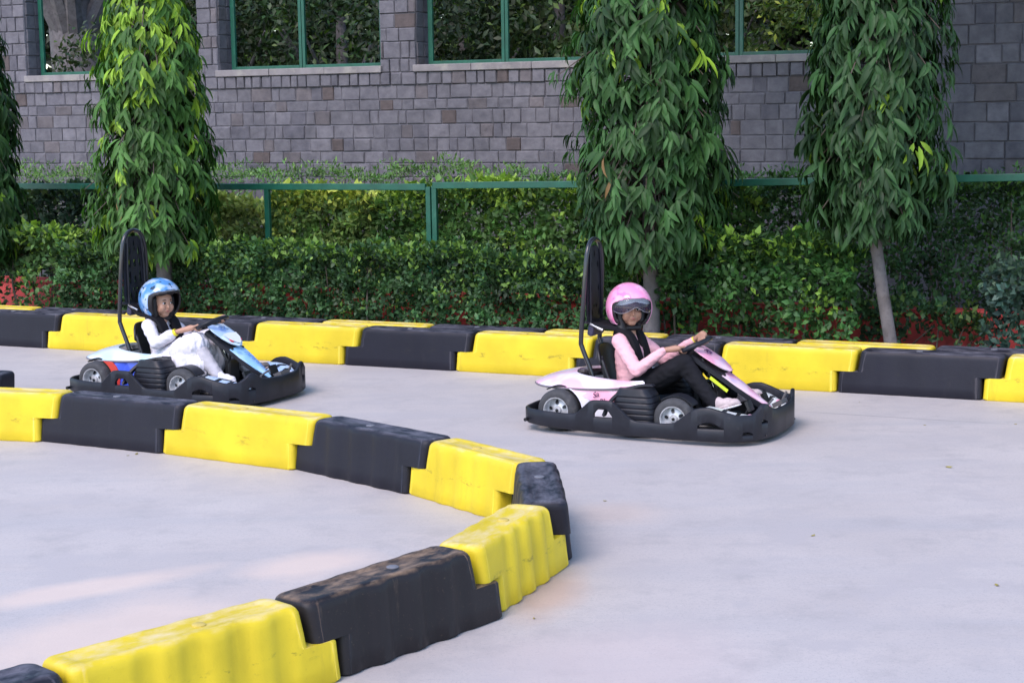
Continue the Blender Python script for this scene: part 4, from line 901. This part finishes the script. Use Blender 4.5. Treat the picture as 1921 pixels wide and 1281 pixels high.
    def shell(rad,openA,openUp,openDn,low,name,mat,par,thick,zs=1.0,phmax=180):
        V=[];Fc=[];idx={}
        for i in range(rows+1):
            el=R(90)-(R(90)-R(low))*i/rows
            for j in range(seg):
                ph=-PI+2*PI*j/seg; r=rad*(1+.05*math.cos(ph)*0+.06*(math.cos(ph)<0)*abs(math.cos(ph))*math.cos(el))
                V.append(cc+hr@Vector((r*math.cos(el)*math.cos(ph)*1.06,r*math.cos(el)*math.sin(ph)*.92,r*math.sin(el)*zs)))
        for i in range(rows):
            elm=math.degrees(R(90)-(R(90)-R(low))*(i+.5)/rows)
            for j in range(seg):
                ph=math.degrees(-PI+2*PI*(j+.5)/seg); A=abs(ph)
                top=openUp-(A/openA)**2*14; 
                if A<openA-max(0,(-elm-20))*.25 and elm<top and elm>openDn: continue
                if i==0 and False: continue
                Fc.append((i*seg+j,i*seg+(j+1)%seg,(i+1)*seg+(j+1)%seg,(i+1)*seg+j))
        o_=mesh_obj(name,V,Fc,mat,par); 
        bm=bmesh.new(); bm.from_mesh(o_.data); bmesh.ops.remove_doubles(bm,verts=bm.verts,dist=1e-5); bmesh.ops.delete(bm,geom=[v for v in bm.verts if not v.link_faces],context='VERTS')
        for _ in range(3): bmesh.ops.smooth_vert(bm,verts=[v for v in bm.verts if v.is_boundary],factor=.5,use_axis_x=True,use_axis_y=True,use_axis_z=True)
        bm.to_mesh(o_.data); bm.free(); o_.data.polygons.foreach_set('use_smooth',[True]*len(o_.data.polygons))
        sm=o_.modifiers.new('s','SOLIDIFY'); sm.thickness=thick; sm.offset=-1; sb=o_.modifiers.new('sub','SUBSURF'); sb.levels=1; sb.render_levels=1
        return o_
    hel=shell(Rh,J['oA'],J['oU'],-95,-44,'helmet',M[J['helm']],B,.014)
    lin=shell(Rh*.93,J['oA']-9,J['oU']-7,-95,-50,'helmet_liner',M['hair'],hel,.02)
    # visor
    V=[];Fc=[];nj=40;ni=12;rv=Rh*1.035
    for i in range(ni+1):
        for j in range(nj+1):
            a=-1+2*j/nj; ph=R(86)*a; 
            if style=='pink': bot=-16+13*math.cos(a*1.15*2*PI)*(.45+.55*min(1,abs(a)*2)) if True else 0; tp=30
            else: bot=34-16*a*a; tp=74
            if style=='pink': bot=4-15*math.sin(min(1,abs(a)/.95)*PI)**1.2
            el=R(tp+(bot-tp)*i/ni); 
            V.append(cc+hr@Vector((rv*math.cos(el)*math.cos(ph)*1.07,rv*math.cos(el)*math.sin(ph)*.93,rv*math.sin(el))))
    Fc=[(i*(nj+1)+j,i*(nj+1)+j+1,(i+1)*(nj+1)+j+1,(i+1)*(nj+1)+j) for i in range(ni) for j in range(nj)]
    mats=[M['visor_c'],M['visor_s']]; fm=[(1 if (style=='pink' and i>=6) else 0) for i in range(ni) for j in range(nj)]
    vz=mesh_obj('visor',V,Fc,mats,hel,fm=fm); sm=vz.modifiers.new('s','SOLIDIFY'); sm.thickness=.002
    mb=MB(); mb.tube([V[ni*(nj+1)+j] for j in range(nj+1)],.0016,6); mb.build('visor_edge',simple('visor_edge',(.5,.5,.55),.3),hel)
    # emblem and lettering on the shell
    def onsh(az,el,r=1.0): a_,e_=R(az),R(el); return cc+hr@Vector((Rh*r*math.cos(e_)*math.cos(a_)*1.06*(1+(.06*abs(math.cos(a_))*math.cos(e_) if math.cos(a_)<0 else 0)),Rh*r*math.cos(e_)*math.sin(a_)*.92,Rh*r*math.sin(e_)))
    if style=='blue':
        p=onsh(-100,-26,1.045); xd=onsh(-98,-27)-onsh(-110,-27); yd=onsh(-104,-22)-onsh(-104,-32); text('lettering','Speed',.040,p,xd,yd,M['winkw'],hel,shear=.3)
    else:
        mb=MB(); 
        for (a0,e0,s0) in((-14,52,.016),(2,56,.018),(8,48,.010),(-22,46,.009)):
            n_=(onsh(a0,e0)-cc).normalized(); mb.lathe([(.001,.003),(s0*.7,.002),(s0,-.003)],onsh(a0,e0,1.045),n_,7,cap=False)
        mb.build('emblem',simple('silver_emblem',(.55,.58,.66),.3),hel)
        mb=MB(); n_=(onsh(20,28)-cc).normalized(); mb.tube([onsh(14,27,1.045),onsh(30,27,1.045)],.003,6); mb.build('silver_stripe',simple('silver_mark',(.70,.70,.80),.3),hel)
        # spectacles
        g=MB()
        for s in(-1,1): g.tube([hp(.102-.012*math.cos(t)**2*1,.031*s+.024*math.cos(t),.018+.020*math.sin(t)) for t in np.linspace(0,2*PI,18,endpoint=False)],.0017,6,closed=True)
        g.tube([hp(.104,-.009,.020),hp(.107,0,.023),hp(.104,.009,.020)],.0016,6)
        for s in(-1,1): g.tube([hp(.094,.055*s,.02),hp(.05,.072*s,.022)],.0016,6)
        g.build('spectacles',simple('brown_frame',(.06,.03,.025),.3),B)
    # clothes ----------------------------------------------------------------
    top=[('cap',ch,pe+Vector((0,0,.03)),.102,.108),('cap',sh[0],sh[1],.056,.056),('cap',nk-Vector((0,0,.035)),ch,.055,.088)]
    for s in range(2):
        el=Vector(J['el'][s]); wr=Vector(J['wr'][s]); e2=el+(wr-el)*(.96 if style=='pink' else .72)
        top+= [('cap',sh[s],el,.055,.046),('cap',el,e2,.045,.029 if style=='pink' else .046)]
    if style=='blue': top+= [('cap',pe+Vector((0,-.10,.06)),pe+Vector((0,.10,.06)),.06,.06)]
    fold=lambda c:.0050*noise.noise(Vector((c[0]*26,c[1]*26,c[2]*38)))+.0012*noise.noise(Vector((c[0]*60,c[1]*60,c[2]*60)))
    fuse('shirt',top,M['pinkcloth' if style=='pink' else 'whitecloth'],B,.006,3,fold)
    leg=[]
    for s in range(2):
        hip=Vector(J['hip'][s]); kn=Vector(J['kn'][s]); an=Vector(J['an'][s]); leg+= [('cap',hip,kn,.090,.070),('cap',kn,an-(an-kn)*.06,.067,.048)]
    leg+= [('cap',pe+Vector((0,-.06,-.01)),pe+Vector((0,.06,-.01)),.098,.098)]
    fuse('trousers' if style=='pink' else 'leggings',leg,M['blackcloth' if style=='pink' else 'greycloth'],B,.007,4,fold)
    if style=='blue':
        sk=[]
        for s in range(2):
            hip=Vector(J['hip'][s]); kn=Vector(J['kn'][s]); sg=-1 if s==0 else 1
            sk+= [('cap',hip+Vector((.02,0,.03)),kn+Vector((-.01,0,.01)),.12,.10),('cap',(hip+kn)/2+Vector((0,sg*.04,-.04)),kn+Vector((.0,sg*.05,-.13)),.09,.065)]
        sk+= [('ell',Vector((.26,0,.36)),(.18,.19,.10)),('ell',Vector((.36,-.12,.30)),(.09,.09,.13)),('ell',Vector((.38,.10,.30)),(.09,.09,.13)),('ell',Vector((.27,-.17,.25)),(.13,.09,.115)),('ell',Vector((.40,-.15,.26)),(.095,.075,.115)),('ell',Vector((.27,.17,.25)),(.13,.09,.115)),('ell',Vector((.13,-.16,.30)),(.09,.08,.06))]
        fuse('skirt',sk,M['whitecloth'],B,.007,2,lambda c:.016*noise.noise(Vector((c[0]*20,c[1]*20,c[2]*9)))+.010*noise.noise(Vector((c[0]*52,c[1]*52,c[2]*16))))
        mb=MB(); wr=Vector(J['wr'][0]); el=Vector(J['el'][0]); d=(wr-el).normalized(); mb.lathe([(.026,-.011),(.0285,-.011),(.0285,.011),(.026,.011),(.026,-.011)],wr-d*.008,d,20,cap=False); mb.build('wristband',M['ybrace'],B)
    else:
        mb=MB(); wr=Vector(J['wr'][1]); el=Vector(J['el'][1]); d=(wr-el).normalized(); mb.lathe([(.022,-.008),(.0245,-.008),(.0245,.008),(.022,.008),(.022,-.008)],wr+d*.004,d,20,cap=False); mb.build('wristband',M['ybrace'],B)
    for s in range(2):
        an=Vector(J['an'][s]); toe=Vector(J['toe'][s]); d=(toe-an); heel=an-Vector((0,0,.035))-d.normalized()*.02
        dd=d.normalized(); sd_=Vector((0,0,1)).cross(dd).normalized(); uu=dd.cross(sd_); rot=Matrix((dd,sd_,uu)).transposed(); mid=heel+(toe-heel)*.5
        fuse('shoe',[('ell',mid-uu*.012,(.108,.037,.019),rot),('ell',mid-dd*.035+uu*.012,(.062,.034,.036),rot),('ell',mid+dd*.05+uu*.0,(.048,.038,.028),rot),('ell',mid+dd*.01+uu*.012,(.05,.031,.032),rot),('cap',an-Vector((0,0,.012)),mid-dd*.045+uu*.03,.032,.034)],M[J['shoes'][s]],B,.005,3)
        ms=MB(); V,Fc=ell_prim(mid-uu*.024,(.110,.0395,.011),rot); ms.add(V,Fc); ms.build('shoe_sole',M['shoew' if s==0 else 'shoep'],B)
    return body
# placements
def kart_pose(rear,front,yaw):
    a=(G(*rear,.13)+G(*front,.13))/2; y=R(yaw); ey=Vector((math.sin(y),math.cos(y),0)); p=a+ey*.42; return (p.x,p.y,0),-y
pl,py=kart_pose((1047,771),(1260,791),26)
bl,by=kart_pose((175,716),(338,728),27)
k1,cw,wp1,nz1=gokart('go_kart',pl,py,'pink and white go-kart on the open track, driven by the girl in pink',M['pfair'],M['pside_w'],M['pside_p'],M['pnose'],M['pnose'],4,'pink')
k2,cw2,wp2,nz2=gokart('go_kart',bl,by,'light blue go-kart with blue and red side panel, behind the curved row',M['bfair'],M['bside_b'],M['bside_r'],M['bnose'],M['bplate'],-4,'blue')
def rim(wpf,t,e=.12):
    return (wpf(t,.130),(wpf(t+e)-wpf(t-e)))
harness(k1,.585,.47,.34); harness(k2,.53,.43,.33)
# right hand (near camera, y<0) is index 0
ry=lambda wpf,y_sign,ang:rim(wpf,ang)
J1=dict(head=(-.045,-.012,.795),hyaw=-52,htilt=-2,hs=1.04,skin='skin',neck=(-.06,0,.655),chest=(-.055,0,.49),pelvis=(-.03,0,.245),sh=[(-.075,-.125,.595),(-.06,.125,.600)],
 el=[(.085,-.215,.415),(.13,.20,.43)],wr=[(.262,-.165,.555),(.355,.165,.585)],hip=[(0,-.085,.235),(0,.085,.235)],kn=[(.39,-.13,.465),(.41,.12,.485)],an=[(.625,-.165,.205),(.66,.165,.215)],toe=[(.80,-.175,.262),(.84,.18,.275)],
 oA=66,oU=24,helm='helmp',shoes=['shoep','shoep'])
J2=dict(head=(-.055,-.005,.715),hyaw=-18,htilt=5,gaze=.003,hs=1.06,skin='skin2',neck=(-.075,0,.595),chest=(-.07,0,.44),pelvis=(-.04,0,.235),sh=[(-.10,-.118,.545),(-.085,.118,.55)],
 el=[(.03,-.20,.42),(.08,.19,.41)],wr=[(.195,-.155,.515),(.30,.155,.535)],hip=[(0,-.08,.225),(0,.08,.225)],kn=[(.36,-.12,.41),(.385,.12,.42)],an=[(.60,-.17,.185),(.64,.17,.19)],toe=[(.745,-.185,.20),(.80,.20,.27)],
 oA=70,oU=34,helm='helmb',shoes=['shoew','shoeg'])
def near_t(wpf,target):
    return min(np.linspace(0,2*PI,180),key=lambda t:(wpf(t)-Vector(target)).length)
tA,tB=near_t(wp1,(.36,-.13,.56)),near_t(wp1,(.44,.14,.60))
d1=driver((pl,py),J1,'pink','child in a pink top and pink helmet with a smoked visor, driving the pink kart',[rim(wp1,tA),rim(wp1,tB)])
tA,tB=near_t(wp2,(.34,-.12,.54)),near_t(wp2,(.42,.14,.58))
d2=driver((bl,by),J2,'blue','child in white clothes, a blue helmet and a yellow wristband, driving the blue kart',[rim(wp2,tA),rim(wp2,tB)])
